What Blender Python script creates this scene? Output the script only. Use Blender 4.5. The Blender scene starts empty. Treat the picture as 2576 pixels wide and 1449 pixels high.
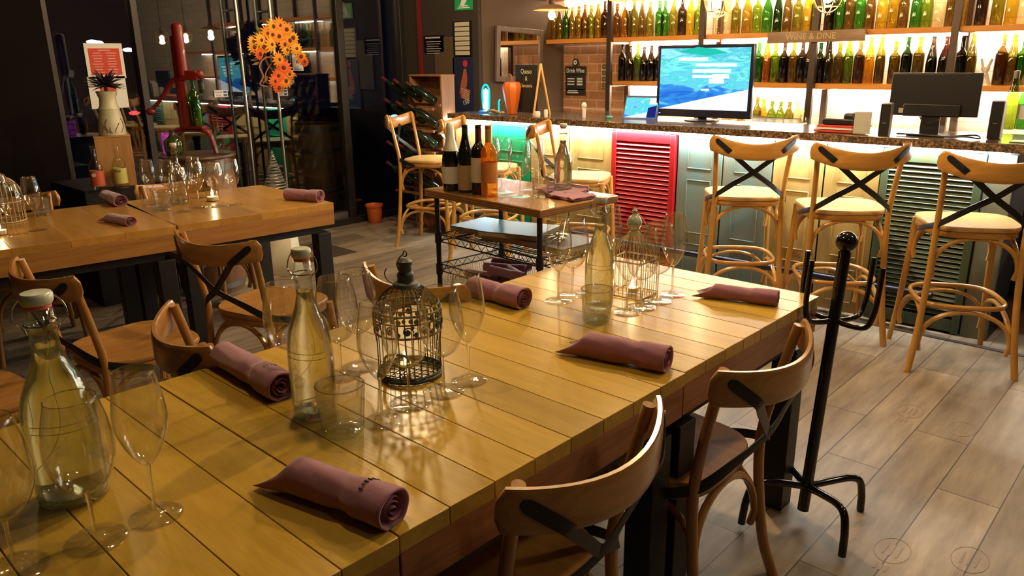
import bpy, math, random
from mathutils import Vector, Matrix
random.seed(7)
PI = math.pi
S = bpy.context.scene
COL = S.collection
# ------------------------------------------------------------------ camera
FPX = 1920.17
R_ = Vector((0.7334317670899471, 0.6796628550465504, -0.011672467317976935))
U_ = Vector((-0.18725222617417628, 0.21851341018186893, 0.9576995840886147))
W_ = Vector((-0.6534634242374493, 0.7002216028091836, -0.2875330592179016))
CAM = Vector((0, 0, 1.5))
cd = bpy.data.cameras.new('camera'); cam = bpy.data.objects.new('camera', cd); COL.objects.link(cam)
cd.sensor_width = 36.0; cd.lens = FPX / 2576 * 36.0; cd.clip_start = 0.02; cd.clip_end = 200
cam.matrix_world = Matrix(((R_.x, U_.x, -W_.x, 0), (R_.y, U_.y, -W_.y, 0), (R_.z, U_.z, -W_.z, 1.5), (0, 0, 0, 1)))
S.camera = cam
def at(u, v, x=None, y=None, z=None):
    """world point seen at photo pixel (u,v) on the plane x=, y= or z="""
    d = R_ * ((u - 1288) / FPX) - U_ * ((v - 724.5) / FPX) + W_
    if z is not None: t = (z - 1.5) / d.z
    elif x is not None: t = x / d.x
    else: t = y / d.y
    return CAM + d * t
# ------------------------------------------------------------------ world and light
wd = bpy.data.worlds.new('world'); S.world = wd; wd.use_nodes = True
bg = wd.node_tree.nodes['Background']; bg.inputs[0].default_value = (0.010, 0.014, 0.03, 1); bg.inputs[1].default_value = 0.25
S.view_settings.view_transform = 'Standard'; S.view_settings.look = 'None'
S.view_settings.exposure = 0.0; S.view_settings.gamma = 1.0
S.view_settings.use_curve_mapping = False
try:
    S.cycles.transparent_max_bounces = 40; S.cycles.max_bounces = 12; S.cycles.transmission_bounces = 12
    S.cycles.sample_clamp_indirect = 4.0; S.cycles.caustics_refractive = False; S.cycles.caustics_reflective = False
except Exception: pass
WARM = (1.0, 0.69, 0.34)
def lamp(name, loc, power, color=WARM, size=0.05, kind='POINT', rot=(0, 0, 0), spot=1.6, sx=None, sy=None):
    l = bpy.data.lights.new(name, kind); l.energy = power; l.color = color
    if kind == 'AREA':
        l.shape = 'RECTANGLE'; l.size = sx; l.size_y = sy
    else: l.shadow_soft_size = size
    if kind == 'SPOT': l.spot_size = spot; l.spot_blend = 0.6
    o = bpy.data.objects.new(name, l); COL.objects.link(o); o.location = loc; o.rotation_euler = rot; return o
lamp('ceiling_or_fill_light', (-1.9, 3.1, 2.55), 130, WARM, 0.05)
lamp('ceiling_or_fill_light', (-0.9, 2.6, 2.6), 52, WARM, 0.05)
lamp('ceiling_or_fill_light', (-1.7, 1.1, 2.6), 36, WARM, 0.05)
lamp('ceiling_or_fill_light', (-3.6, 2.9, 2.55), 44, WARM, 0.05)
lamp('ceiling_or_fill_light', (-3.9, 1.0, 2.6), 9, WARM, 0.05)
lamp('ceiling_or_fill_light', (-5.3, 3.2, 2.6), 2.0, WARM, 0.05)
lamp('ceiling_or_fill_light', (-4.4, 3.45, 2.6), 62, (1, .76, .46), 0.05)  # fill light added to brighten the floor by the bar's left end
lamp('ceiling_or_fill_light', (0.5, 3.0, 2.6), 44, (1, .78, .52), 0.08)
lamp('ceiling_or_fill_light', (0.6, 0.9, 2.6), 9, (1, .8, .55), 0.08)
# ------------------------------------------------------------------ materials
MATS = {}
def newmat(name):
    m = bpy.data.materials.new(name); m.use_nodes = True
    nt = m.node_tree; nt.nodes.clear()
    out = nt.nodes.new('ShaderNodeOutputMaterial'); MATS[name] = m
    return m, nt, out
def P(nt, out, **kw):
    b = nt.nodes.new('ShaderNodeBsdfPrincipled'); nt.links.new(b.outputs[0], out.inputs[0])
    for k, v in kw.items():
        b.inputs[k.replace('_', ' ')].default_value = v
    return b
def plain(name, c, rough=0.5, metal=0.0, spec=0.5, coat=0.0, noise=0.0, nscale=30, sheen=0.0, bump=0.0):
    m, nt, out = newmat(name)
    b = P(nt, out, Base_Color=(*c, 1), Roughness=rough, Metallic=metal)
    b.inputs['Specular IOR Level'].default_value = spec; b.inputs['Coat Weight'].default_value = coat
    if sheen: b.inputs['Sheen Weight'].default_value = sheen
    if noise or bump:
        tc = nt.nodes.new('ShaderNodeTexCoord'); n = nt.nodes.new('ShaderNodeTexNoise'); n.inputs['Scale'].default_value = nscale; n.inputs['Detail'].default_value = 4
        nt.links.new(tc.outputs['Object'], n.inputs['Vector'])
        if noise:
            r = nt.nodes.new('ShaderNodeMapRange'); r.inputs['To Min'].default_value = 1 - noise; r.inputs['To Max'].default_value = 1 + noise
            nt.links.new(n.outputs[0], r.inputs[0])
            mx = nt.nodes.new('ShaderNodeVectorMath'); mx.operation = 'SCALE'; mx.inputs[0].default_value = c
            nt.links.new(r.outputs[0], mx.inputs['Scale']); nt.links.new(mx.outputs[0], b.inputs['Base Color'])
        if bump:
            bp = nt.nodes.new('ShaderNodeBump'); bp.inputs['Strength'].default_value = bump; bp.inputs['Distance'].default_value = 0.002
            nt.links.new(n.outputs[0], bp.inputs['Height']); nt.links.new(bp.outputs[0], b.inputs['Normal'])
    return m
def wood(name, c1, c2, stretch=(1, 12, 12), scale=3.0, rough=0.35, coat=0.3, pitch=None, axis=1, knots=0.25, metal=0, world=False, bump=.08):
    """grain runs along the axis whose stretch is smallest; pitch varies tone board by board along `axis`"""
    m, nt, out = newmat(name); N = nt.nodes.new; L = nt.links.new
    b = P(nt, out, Roughness=rough); b.inputs['Coat Weight'].default_value = coat; b.inputs['Specular IOR Level'].default_value = .38; b.inputs['Coat Roughness'].default_value = 0.18
    tc = N('ShaderNodeTexCoord'); mp = N('ShaderNodeMapping'); mp.inputs['Scale'].default_value = stretch
    if world:
        g = N('ShaderNodeNewGeometry'); src = g.outputs['Position']
    else: src = tc.outputs['Object']
    vec = src
    tone = None
    if pitch:
        sp = N('ShaderNodeSeparateXYZ'); L(src, sp.inputs[0])
        dv = N('ShaderNodeMath'); dv.operation = 'DIVIDE'; dv.inputs[1].default_value = pitch; L(sp.outputs[axis], dv.inputs[0])
        fl = N('ShaderNodeMath'); fl.operation = 'FLOOR'; L(dv.outputs[0], fl.inputs[0])
        wn = N('ShaderNodeTexWhiteNoise'); wn.noise_dimensions = '1D'; L(fl.outputs[0], wn.inputs['W'])
        off = N('ShaderNodeVectorMath'); off.operation = 'SCALE'; off.inputs['Scale'].default_value = 7.0; L(wn.outputs['Color'], off.inputs[0])
        ad = N('ShaderNodeVectorMath'); ad.operation = 'ADD'; L(src, ad.inputs[0]); L(off.outputs[0], ad.inputs[1]); vec = ad.outputs[0]
        tone = wn.outputs['Value']
    L(vec, mp.inputs[0])
    n1 = N('ShaderNodeTexNoise'); n1.inputs['Scale'].default_value = scale; n1.inputs['Detail'].default_value = 6; n1.inputs['Distortion'].default_value = 0.8
    L(mp.outputs[0], n1.inputs['Vector'])
    n2 = N('ShaderNodeTexNoise'); n2.inputs['Scale'].default_value = scale * 9; n2.inputs['Detail'].default_value = 3
    L(mp.outputs[0], n2.inputs['Vector'])
    ra = N('ShaderNodeValToRGB'); ra.color_ramp.elements[0].position = 0.3; ra.color_ramp.elements[1].position = 0.72
    ra.color_ramp.elements[0].color = (*c2, 1); ra.color_ramp.elements[1].color = (*c1, 1)
    L(n1.outputs[0], ra.inputs[0])
    mr = N('ShaderNodeMapRange'); mr.inputs['To Min'].default_value = 1 - knots; mr.inputs['To Max'].default_value = 1 + knots * .6; L(n2.outputs[0], mr.inputs[0])
    sc = N('ShaderNodeVectorMath'); sc.operation = 'SCALE'; L(ra.outputs[0], sc.inputs[0]); L(mr.outputs[0], sc.inputs['Scale'])
    last = sc.outputs[0]
    if tone:
        m2 = N('ShaderNodeMapRange'); m2.inputs['To Min'].default_value = 0.82; m2.inputs['To Max'].default_value = 1.12; L(tone, m2.inputs[0])
        s2 = N('ShaderNodeVectorMath'); s2.operation = 'SCALE'; L(last, s2.inputs[0]); L(m2.outputs[0], s2.inputs['Scale']); last = s2.outputs[0]
    L(last, b.inputs['Base Color'])
    bp = N('ShaderNodeBump'); bp.inputs['Strength'].default_value = bump; bp.inputs['Distance'].default_value = 0.002; L(n2.outputs[0], bp.inputs['Height']); L(bp.outputs[0], b.inputs['Normal'])
    return m
def emit(name, c, s):
    m, nt, out = newmat(name); e = nt.nodes.new('ShaderNodeEmission'); e.inputs[0].default_value = (*c, 1); e.inputs[1].default_value = s
    nt.links.new(e.outputs[0], out.inputs[0]); return m
def thin(name, tint=(0.97, 0.985, 0.975), gl=(1, 1, 1), ior=1.5, rough=0.0, body=0.0, bodyc=(1, 1, 1), bump=0.0, bscale=60, edge=0.0, edgec=(.2, .24, .2)):
    """thin-walled glass: fresnel reflection over tinted straight-through transmission"""
    m, nt, out = newmat(name); N = nt.nodes.new; L = nt.links.new
    tr = N('ShaderNodeBsdfTransparent'); tr.inputs[0].default_value = (*tint, 1)
    g = N('ShaderNodeBsdfGlossy'); g.inputs['Roughness'].default_value = rough; g.inputs[0].default_value = (*gl, 1)
    fr = N('ShaderNodeFresnel')      # both faces of the thin wall reflect like its outside
    ge = N('ShaderNodeNewGeometry'); mi = N('ShaderNodeMix'); L(ge.outputs['Backfacing'], mi.inputs[0]); mi.inputs[2].default_value = ior; mi.inputs[3].default_value = 1 / ior; L(mi.outputs[0], fr.inputs[0])
    mx = N('ShaderNodeMixShader'); L(fr.outputs[0], mx.inputs[0]); L(tr.outputs[0], mx.inputs[1]); L(g.outputs[0], mx.inputs[2])
    last = mx.outputs[0]
    if edge:      # the thicker glass seen along the wall at a silhouette absorbs more
        lw = N('ShaderNodeLayerWeight'); lw.inputs[0].default_value = 0.5
        pw = N('ShaderNodeMath'); pw.operation = 'POWER'; pw.inputs[1].default_value = 3.0; L(lw.outputs['Facing'], pw.inputs[0])
        ml = N('ShaderNodeMath'); ml.operation = 'MULTIPLY'; ml.inputs[1].default_value = edge; L(pw.outputs[0], ml.inputs[0])
        mc = N('ShaderNodeMix'); mc.data_type = 'RGBA'; L(ml.outputs[0], mc.inputs[0]); mc.inputs[6].default_value = (*tint, 1); mc.inputs[7].default_value = (*edgec, 1)
        L(mc.outputs[2], tr.inputs[0])
    if bump:
        tc = N('ShaderNodeTexCoord'); v = N('ShaderNodeTexVoronoi'); v.inputs['Scale'].default_value = bscale; L(tc.outputs['Object'], v.inputs['Vector'])
        bp = N('ShaderNodeBump'); bp.inputs['Strength'].default_value = bump; bp.inputs['Distance'].default_value = 0.003; L(v.outputs[0], bp.inputs['Height'])
        L(bp.outputs[0], g.inputs['Normal']); L(bp.outputs[0], fr.inputs['Normal'])
    if body:
        d = N('ShaderNodeBsdfTranslucent'); d.inputs[0].default_value = (*bodyc, 1)
        d2 = N('ShaderNodeBsdfDiffuse'); d2.inputs[0].default_value = (*bodyc, 1)
        m3 = N('ShaderNodeMixShader'); m3.inputs[0].default_value = .4; L(d.outputs[0], m3.inputs[1]); L(d2.outputs[0], m3.inputs[2])
        m2 = N('ShaderNodeMixShader'); m2.inputs[0].default_value = body; L(last, m2.inputs[1]); L(m3.outputs[0], m2.inputs[2]); last = m2.outputs[0]
    L(last, out.inputs[0]); return m
def solidglass(name, c=(1, 1, 1), ior=1.5, mixt=0.45, rough=0.0, bump=0.0, bscale=60):
    m, nt, out = newmat(name); N = nt.nodes.new; L = nt.links.new
    g = N('ShaderNodeBsdfGlass'); g.inputs['IOR'].default_value = ior; g.inputs[0].default_value = (*c, 1); g.inputs['Roughness'].default_value = rough
    t = N('ShaderNodeBsdfTransparent'); t.inputs[0].default_value = (*c, 1)
    if bump:
        tc = N('ShaderNodeTexCoord'); v = N('ShaderNodeTexVoronoi'); v.inputs['Scale'].default_value = bscale; L(tc.outputs['Object'], v.inputs['Vector'])
        bp = N('ShaderNodeBump'); bp.inputs['Strength'].default_value = bump; bp.inputs['Distance'].default_value = 0.004; L(v.outputs[0], bp.inputs['Height']); L(bp.outputs[0], g.inputs['Normal'])
    mx = N('ShaderNodeMixShader'); mx.inputs[0].default_value = mixt; L(g.outputs[0], mx.inputs[1]); L(t.outputs[0], mx.inputs[2]); L(mx.outputs[0], out.inputs[0]); return m
M_TABLE = wood('varnished_pine_planks', (.56, .365, .050), (.43, .26, .030), (1.2, 9, 9), 2.2, .3, .15, pitch=.1125, axis=1, knots=.16)
M_APRON = wood('reddish_pine_apron', (.42, .17, .05), (.22, .07, .018), (5, 1.2, 14), 2.0, .4, .3, knots=.3)
M_APRON2 = wood('orange_pine_apron', (.42, .21, .06), (.28, .115, .028), (5, 1.2, 14), 2.0, .4, .3, knots=.2)
M_CHAIR = wood('honey_bentwood', (.44, .225, .062), (.31, .14, .034), (14, 14, 2), 2.2, .28, .6, knots=.15)
M_CHAIRH = wood('honey_bentwood_rail', (.44, .225, .062), (.31, .14, .034), (2, 14, 14), 2.2, .28, .6, knots=.15)
M_SEAT = wood('honey_plywood_seat', (.47, .24, .07), (.35, .16, .04), (14, 2, 2), 2.0, .25, .6, knots=.15)
M_STOOL = wood('golden_bentwood', (.56, .29, .065), (.42, .20, .038), (14, 14, 2), 2.2, .3, .5, knots=.12)
M_STOOLH = wood('golden_bentwood_rail', (.56, .28, .062), (.42, .19, .036), (2, 14, 14), 2.2, .3, .5, knots=.12)
M_STSEAT = wood('golden_plywood_seat', (.70, .43, .15), (.58, .33, .10), (14, 2, 2), 2.0, .28, .5, knots=.1)
M_BLACK = plain('black_painted_steel', (.008, .008, .009), .35, 0, .5)
M_BLACKM = plain('black_matt_steel', (.010, .010, .012), .5, 0, .4)
M_GLOSSB = plain('glossy_black_enamel', (.006, .006, .007), .12, 0, .6)
M_STRAP = plain('dark_steel_strap', (.020, .020, .024), .4, .4)
M_STEEL = plain('brushed_steel', (.62, .60, .55), .28, 1.0)
M_CHROME = plain('chrome_wire', (.6, .6, .6), .12, 1.0)
M_NAP = plain('mauve_linen', (.30, .125, .185), .95, 0, .1, noise=.12, nscale=55, sheen=.5, bump=.5)
M_NAPD = plain('dark_print', (.03, .012, .02), .9)
M_NAPS = plain('mauve_hem', (.26, .10, .135), .95, noise=.15, nscale=200)
M_WALL = plain('dark_brown_plaster', (.035, .024, .016), .9, noise=.2, nscale=3)
M_WALLL = plain('near_black_wall', (.007, .005, .005), .95, spec=.1, noise=.2, nscale=3)
M_WALLB = plain('brown_plaster', (.085, .050, .026), .85, noise=.12, nscale=4)
M_CEIL = plain('dark_ceiling', (.05, .04, .035), .9)
M_GLASS = thin('clear_stemware', (.985, .988, .982), ior=1.8, rough=.035, edge=.55, edgec=(.5, .5, .44))
M_RIM = thin('glass_rim', (.8, .8, .76), ior=2.4, rough=.05)
M_STEM = solidglass('solid_clear_glass', (.98, .985, .98), 1.5, .45)
M_FOOT = thin('clear_glass_foot', (.985, .985, .98), ior=1.6, rough=.05, edge=.25, edgec=(.7, .7, .65), bump=.25, bscale=45)
M_BOT = thin('clear_bottle_glass', (.965, .98, .965), ior=1.7, rough=.03, edge=.6, edgec=(.4, .46, .4))
M_BOTB = thin('thick_green_tinted_glass', (.92, .97, .93), ior=1.9, edge=.4, edgec=(.5, .62, .54), bump=.9, bscale=45)
M_WATER = solidglass('still_water', (.99, 1.0, .99), 1.33, .15)
M_TUMB = thin('dimpled_tumbler_glass', (.95, .965, .945), edge=.8, edgec=(.40, .44, .38), ior=2.0, rough=.08)
M_PORC = plain('pale_porcelain', (.55, .60, .50), .25)
M_RUB = plain('red_rubber', (.62, .13, .09), .6)
M_CAGE = plain('verdigris_dark_metal', (.050, .058, .045), .5, .5, noise=.5, nscale=80)
M_CAGEC = plain('cream_painted_wire', (.55, .43, .25), .5)
M_JADE = plain('pale_green_ceramic', (.42, .45, .32), .3)
M_FLAME = emit('candle_flame', (1, .72, .32), 38)
M_WAX = plain('candle_wax', (.8, .7, .5), .5)
M_LEDW = emit('cool_white_led', (.95, 1.0, .95), 190)
M_LEDC = emit('warm_white_led', (1.0, .90, .70), 150)
M_BULB = emit('hot_filament_bulb', (1.0, .74, .36), 60)
M_RAILM = plain('blue_black_foot_rail', (.035, .035, .055), .28, .8)
M_SHELF = wood('orange_shelf_board', (.80, .34, .06), (.66, .25, .04), (1, 10, 10), 3, .5, .1, knots=.15)
M_POST = plain('dark_oiled_steel_post', (.07, .045, .035), .45, .5, noise=.3, nscale=20)
M_WHITE = plain('white_paper', (.72, .70, .66), .7)
M_RED = plain('red_enamel', (.16, .008, .007), .35, coat=.3)
M_REDP = plain('red_print', (.55, .05, .03), .7)
M_BLUEP = plain('blue_print', (.05, .10, .45), .7)
M_CAP = plain('black_plastic', (.006, .006, .008), .4)
M_GREYP = plain('grey_plastic', (.35, .33, .30), .45)
# floor
def floor_mat():
    m, nt, out = newmat('grey_oak_plank_tiles'); N = nt.nodes.new; L = nt.links.new
    b = P(nt, out, Roughness=.45); b.inputs['Specular IOR Level'].default_value = .35
    g = N('ShaderNodeNewGeometry'); mp = N('ShaderNodeMapping'); mp.inputs['Rotation'].default_value = (0, 0, -PI / 2); mp.inputs['Location'].default_value = (0.24, 0.052, 0)
    L(g.outputs['Position'], mp.inputs[0])
    br = N('ShaderNodeTexBrick'); br.offset = 0.37; br.inputs['Scale'].default_value = 1.0
    br.inputs['Brick Width'].default_value = 1.16; br.inputs['Row Height'].default_value = .197; br.inputs['Mortar Size'].default_value = .0022
    br.inputs['Color1'].default_value = (.0, .0, .0, 1); br.inputs['Color2'].default_value = (1, 1, 1, 1); br.inputs['Mortar'].default_value = (.5, .5, .5, 1); br.inputs['Bias'].default_value = 0
    L(mp.outputs[0], br.inputs['Vector'])
    ms = N('ShaderNodeMapping'); ms.inputs['Scale'].default_value = (7, 1.0, 1); L(g.outputs['Position'], ms.inputs[0])
    n1 = N('ShaderNodeTexNoise'); n1.inputs['Scale'].default_value = 2.6; n1.inputs['Detail'].default_value = 8; n1.inputs['Roughness'].default_value = .62; L(ms.outputs[0], n1.inputs['Vector'])
    n3 = N('ShaderNodeTexNoise'); n3.inputs['Scale'].default_value = 1.7; n3.inputs['Detail'].default_value = 5; L(g.outputs['Position'], n3.inputs['Vector'])
    ra = N('ShaderNodeValToRGB'); e = ra.color_ramp.elements; e[0].position = .25; e[0].color = (.175, .125, .085, 1); e[1].position = .75; e[1].color = (.43, .345, .25, 1); L(n1.outputs[0], ra.inputs[0])
    mr = N('ShaderNodeMapRange'); mr.inputs['To Min'].default_value = .62; mr.inputs['To Max'].default_value = 1.18; L(br.outputs['Color'], mr.inputs[0])
    mr2 = N('ShaderNodeMapRange'); mr2.inputs['From Min'].default_value = .3; mr2.inputs['From Max'].default_value = .7; mr2.inputs['To Min'].default_value = .8; mr2.inputs['To Max'].default_value = 1.12; L(n3.outputs[0], mr2.inputs[0])
    mu = N('ShaderNodeMath'); mu.operation = 'MULTIPLY'; L(mr.outputs[0], mu.inputs[0]); L(mr2.outputs[0], mu.inputs[1])
    sc = N('ShaderNodeVectorMath'); sc.operation = 'SCALE'; L(ra.outputs[0], sc.inputs[0]); L(mu.outputs[0], sc.inputs['Scale'])
    mx = N('ShaderNodeMix'); mx.data_type = 'RGBA'; L(br.outputs['Fac'], mx.inputs[0]); L(sc.outputs[0], mx.inputs[6]); mx.inputs[7].default_value = (.05, .038, .03, 1)
    L(mx.outputs[2], b.inputs['Base Color'])
    bp = N('ShaderNodeBump'); bp.inputs['Strength'].default_value = .2; bp.inputs['Distance'].default_value = .002; L(n1.outputs[0], bp.inputs['Height']); L(bp.outputs[0], b.inputs['Normal'])
    return m
M_FLOOR = floor_mat()
def brick_mat(name, c1, c2, mort, bw, rh, ms=.006, rot=None, rough=.85, bump=.6):
    m, nt, out = newmat(name); N = nt.nodes.new; L = nt.links.new
    b = P(nt, out, Roughness=rough)
    g = N('ShaderNodeNewGeometry'); mp = N('ShaderNodeMapping'); mp.inputs['Rotation'].default_value = rot or (PI / 2, 0, 0)
    L(g.outputs['Position'], mp.inputs[0])
    br = N('ShaderNodeTexBrick'); br.inputs['Scale'].default_value = 1; br.inputs['Brick Width'].default_value = bw; br.inputs['Row Height'].default_value = rh; br.inputs['Mortar Size'].default_value = ms
    br.inputs['Color1'].default_value = (*c1, 1); br.inputs['Color2'].default_value = (*c2, 1); br.inputs['Mortar'].default_value = (*mort, 1); br.inputs['Mortar Smooth'].default_value = .3
    L(mp.outputs[0], br.inputs['Vector'])
    n = N('ShaderNodeTexNoise'); n.inputs['Scale'].default_value = 14; n.inputs['Detail'].default_value = 5; L(g.outputs['Position'], n.inputs['Vector'])
    r = N('ShaderNodeMapRange'); r.inputs['To Min'].default_value = .72; r.inputs['To Max'].default_value = 1.25; L(n.outputs[0], r.inputs[0])
    sc = N('ShaderNodeVectorMath'); sc.operation = 'SCALE'; L(br.outputs['Color'], sc.inputs[0]); L(r.outputs[0], sc.inputs['Scale']); L(sc.outputs[0], b.inputs['Base Color'])
    bp = N('ShaderNodeBump'); bp.invert = True; bp.inputs['Strength'].default_value = bump; bp.inputs['Distance'].default_value = .006; L(br.outputs['Fac'], bp.inputs['Height']); L(bp.outputs[0], b.inputs['Normal'])
    return m
M_BRICK = brick_mat('terracotta_brick', (.36, .15, .065), (.50, .24, .11), (.55, .40, .24), .21, .085)
M_BRICKW = brick_mat('pale_cream_brick', (.74, .66, .54), (.82, .73, .60), (.55, .46, .36), .36, .115, .003, bump=.35)
# granite counter
def granite():
    m, nt, out = newmat('brown_granite'); N = nt.nodes.new; L = nt.links.new
    b = P(nt, out, Roughness=.18); tc = N('ShaderNodeTexCoord')
    v = N('ShaderNodeTexVoronoi'); v.inputs['Scale'].default_value = 75; L(tc.outputs['Object'], v.inputs['Vector'])
    n = N('ShaderNodeTexNoise'); n.inputs['Scale'].default_value = 34; n.inputs['Detail'].default_value = 5; L(tc.outputs['Object'], n.inputs['Vector'])
    ra = N('ShaderNodeValToRGB'); e = ra.color_ramp.elements; e[0].position = .35; e[0].color = (.025, .016, .012, 1); e[1].position = .68; e[1].color = (.26, .17, .10, 1)
    e2 = ra.color_ramp.elements.new(.5); e2.color = (.09, .055, .036, 1)
    mx = N('ShaderNodeMix'); mx.inputs[0].default_value = .35; L(n.outputs[0], mx.inputs[2]); L(v.outputs['Distance'], mx.inputs[3]); L(mx.outputs[0], ra.inputs[0]); L(ra.outputs[0], b.inputs['Base Color'])
    return m
M_GRAN = granite()
def worn(name, c1, c2, c3=None, rough=.5, sc=(4, 4, 1.2), metal=0):
    m, nt, out = newmat(name); N = nt.nodes.new; L = nt.links.new
    b = P(nt, out, Roughness=rough, Metallic=metal); tc = N('ShaderNodeTexCoord'); mp = N('ShaderNodeMapping'); mp.inputs['Scale'].default_value = sc; L(tc.outputs['Object'], mp.inputs[0])
    n = N('ShaderNodeTexNoise'); n.inputs['Scale'].default_value = 3; n.inputs['Detail'].default_value = 8; n.inputs['Roughness'].default_value = .65; L(mp.outputs[0], n.inputs['Vector'])
    ra = N('ShaderNodeValToRGB'); e = ra.color_ramp.elements; e[0].position = .32; e[0].color = (*c2, 1); e[1].position = .6; e[1].color = (*c1, 1)
    if c3: q = e.new(.8); q.color = (*c3, 1)
    L(n.outputs[0], ra.inputs[0]); L(ra.outputs[0], b.inputs['Base Color'])
    bp = N('ShaderNodeBump'); bp.inputs['Strength'].default_value = .25; bp.inputs['Distance'].default_value = .004; L(n.outputs[0], bp.inputs['Height']); L(bp.outputs[0], b.inputs['Normal'])
    return m
M_CREAM = worn('worn_cream_door_paint', (.40, .285, .105), (.28, .19, .06), (.46, .35, .16), .3)
M_TEAL = worn('worn_teal_door_paint', (.12, .18, .17), (.16, .15, .10), (.10, .20, .20), .4)
M_GREEN = worn('emerald_door_paint', (.004, .24, .09), (.004, .17, .07), None, .4)
M_REDD = worn('crimson_shutter_paint', (.42, .006, .012), (.30, .004, .008), None, .42)
M_SAGE = worn('worn_sage_shutter_paint', (.05, .09, .055), (.07, .07, .03), (.045, .12, .08), .4)
M_GREYG = worn('worn_grey_green_plank', (.13, .16, .13), (.17, .15, .11), None, .5)
# ------------------------------------------------------------------ mesh helpers
class MB:
    def __init__(s): s.v = []; s.f = []
    def add(s, vs, fs, M=None):
        o = len(s.v)
        s.v += [(M @ Vector(v)) if M else Vector(v) for v in vs]; s.f += [tuple(i + o for i in f) for f in fs]; return s
    def box(s, c, d, rz=0, rx=0, ry=0):
        x, y, z = d[0] / 2, d[1] / 2, d[2] / 2
        M = Matrix.Translation(c) @ Matrix.Rotation(rz, 4, 'Z') @ Matrix.Rotation(ry, 4, 'Y') @ Matrix.Rotation(rx, 4, 'X')
        return s.add([(-x, -y, -z), (x, -y, -z), (x, y, -z), (-x, y, -z), (-x, -y, z), (x, -y, z), (x, y, z), (-x, y, z)],
                     [(0, 3, 2, 1), (4, 5, 6, 7), (0, 1, 5, 4), (1, 2, 6, 5), (2, 3, 7, 6), (3, 0, 4, 7)], M)
    def lathe(s, prof, n=24, M=None, closed=False, ang=2 * PI):
        vs = []; fs = []; k = len(prof)
        for i in range(n):
            a = ang * i / n; c, q = math.cos(a), math.sin(a)
            for r, z in prof: vs.append((r * c, r * q, z))
        for i in range(n):
            j = (i + 1) % n
            for t in range(k - 1 + (1 if closed else 0)):
                t2 = (t + 1) % k; fs.append((i * k + t, j * k + t, j * k + t2, i * k + t2))
        return s.add(vs, fs, M)
    def sweep(s, pts, w, h=None, n=10, up=None, closed=False, caps=True, M=None, sq=1.0):
        """tube or strap along pts; w,h half sizes (number or list); up = fixed up hint for flat sections; sq<1 squares the section"""
        pts = [Vector(p) for p in pts]; k = len(pts); vs = []; fs = []
        W = w if isinstance(w, (list, tuple)) else [w] * k
        Hh = (h if isinstance(h, (list, tuple)) else [h] * k) if h is not None else W
        pn = None
        for i, p in enumerate(pts):
            a = pts[i - 1] if (i > 0 or closed) else p; b = pts[(i + 1) % k] if (i < k - 1 or closed) else p
            t = (b - a).normalized()
            if up is not None:
                u = Vector(up[i]) if isinstance(up, list) else Vector(up)
                sd = t.cross(u)
                if sd.length < 1e-5: sd = t.orthogonal()
                sd.normalize(); uu = sd.cross(t).normalized()
            else:
                if pn is None: sd = t.orthogonal().normalized()
                else:
                    sd = pn - t * pn.dot(t)
                    if sd.length < 1e-6: sd = t.orthogonal()
                    sd.normalize()
                pn = sd; uu = t.cross(sd)
            for j in range(n):
                an = 2 * PI * (j + .5) / n; ca, sa = math.cos(an), math.sin(an)
                ca = math.copysign(abs(ca) ** sq, ca); sa = math.copysign(abs(sa) ** sq, sa)
                vs.append(p + sd * (W[i] * ca) + uu * (Hh[i] * sa))
        m = k if closed else k - 1
        for i in range(m):
            i2 = (i + 1) % k
            for j in range(n): fs.append((i * n + j, i2 * n + j, i2 * n + (j + 1) % n, i * n + (j + 1) % n))
        if caps and not closed:
            fs.append(tuple(range(n))); fs.append(tuple((k - 1) * n + j for j in reversed(range(n))))
        return s.add(vs, fs, M)
    def sphere(s, c, r, n=14, m=9, sc=(1, 1, 1)):
        pr = [(max(1e-5, math.sin(PI * i / m)) * r, -math.cos(PI * i / m) * r) for i in range(m + 1)]
        return s.lathe(pr, n, Matrix.Translation(c) @ Matrix.Diagonal((*sc, 1)))
    def poly(s, pts, d=None):
        """flat polygon; with d (vector) extruded"""
        n = len(pts)
        if d is None: return s.add(pts, [tuple(range(n))])
        d = Vector(d); P2 = [Vector(p) + d for p in pts]
        return s.add([Vector(p) for p in pts] + P2, [tuple(reversed(range(n))), tuple(range(n, 2 * n))] + [(i, (i + 1) % n, n + (i + 1) % n, n + i) for i in range(n)])
    def build(s, name, mat, parent=None, bev=0, smooth=True, sub=0, solid=0, ang=38):
        me = bpy.data.meshes.new(name); me.from_pydata([tuple(v) for v in s.v], [], s.f); me.update()
        me.materials.append(mat)
        if smooth:
            me.polygons.foreach_set('use_smooth', [True] * len(me.polygons))
            try: me.set_sharp_from_angle(angle=math.radians(ang))
            except Exception: pass
        o = bpy.data.objects.new(name, me); COL.objects.link(o)
        if parent: o.parent = parent
        if solid:
            q = o.modifiers.new('solid', 'SOLIDIFY'); q.thickness = solid; q.offset = 0
        if bev:
            q = o.modifiers.new('bevel', 'BEVEL'); q.width = bev; q.segments = 2; q.limit_method = 'ANGLE'; q.angle_limit = math.radians(40)
        if sub:
            q = o.modifiers.new('sub', 'SUBSURF'); q.levels = sub; q.render_levels = sub
        return o
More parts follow.
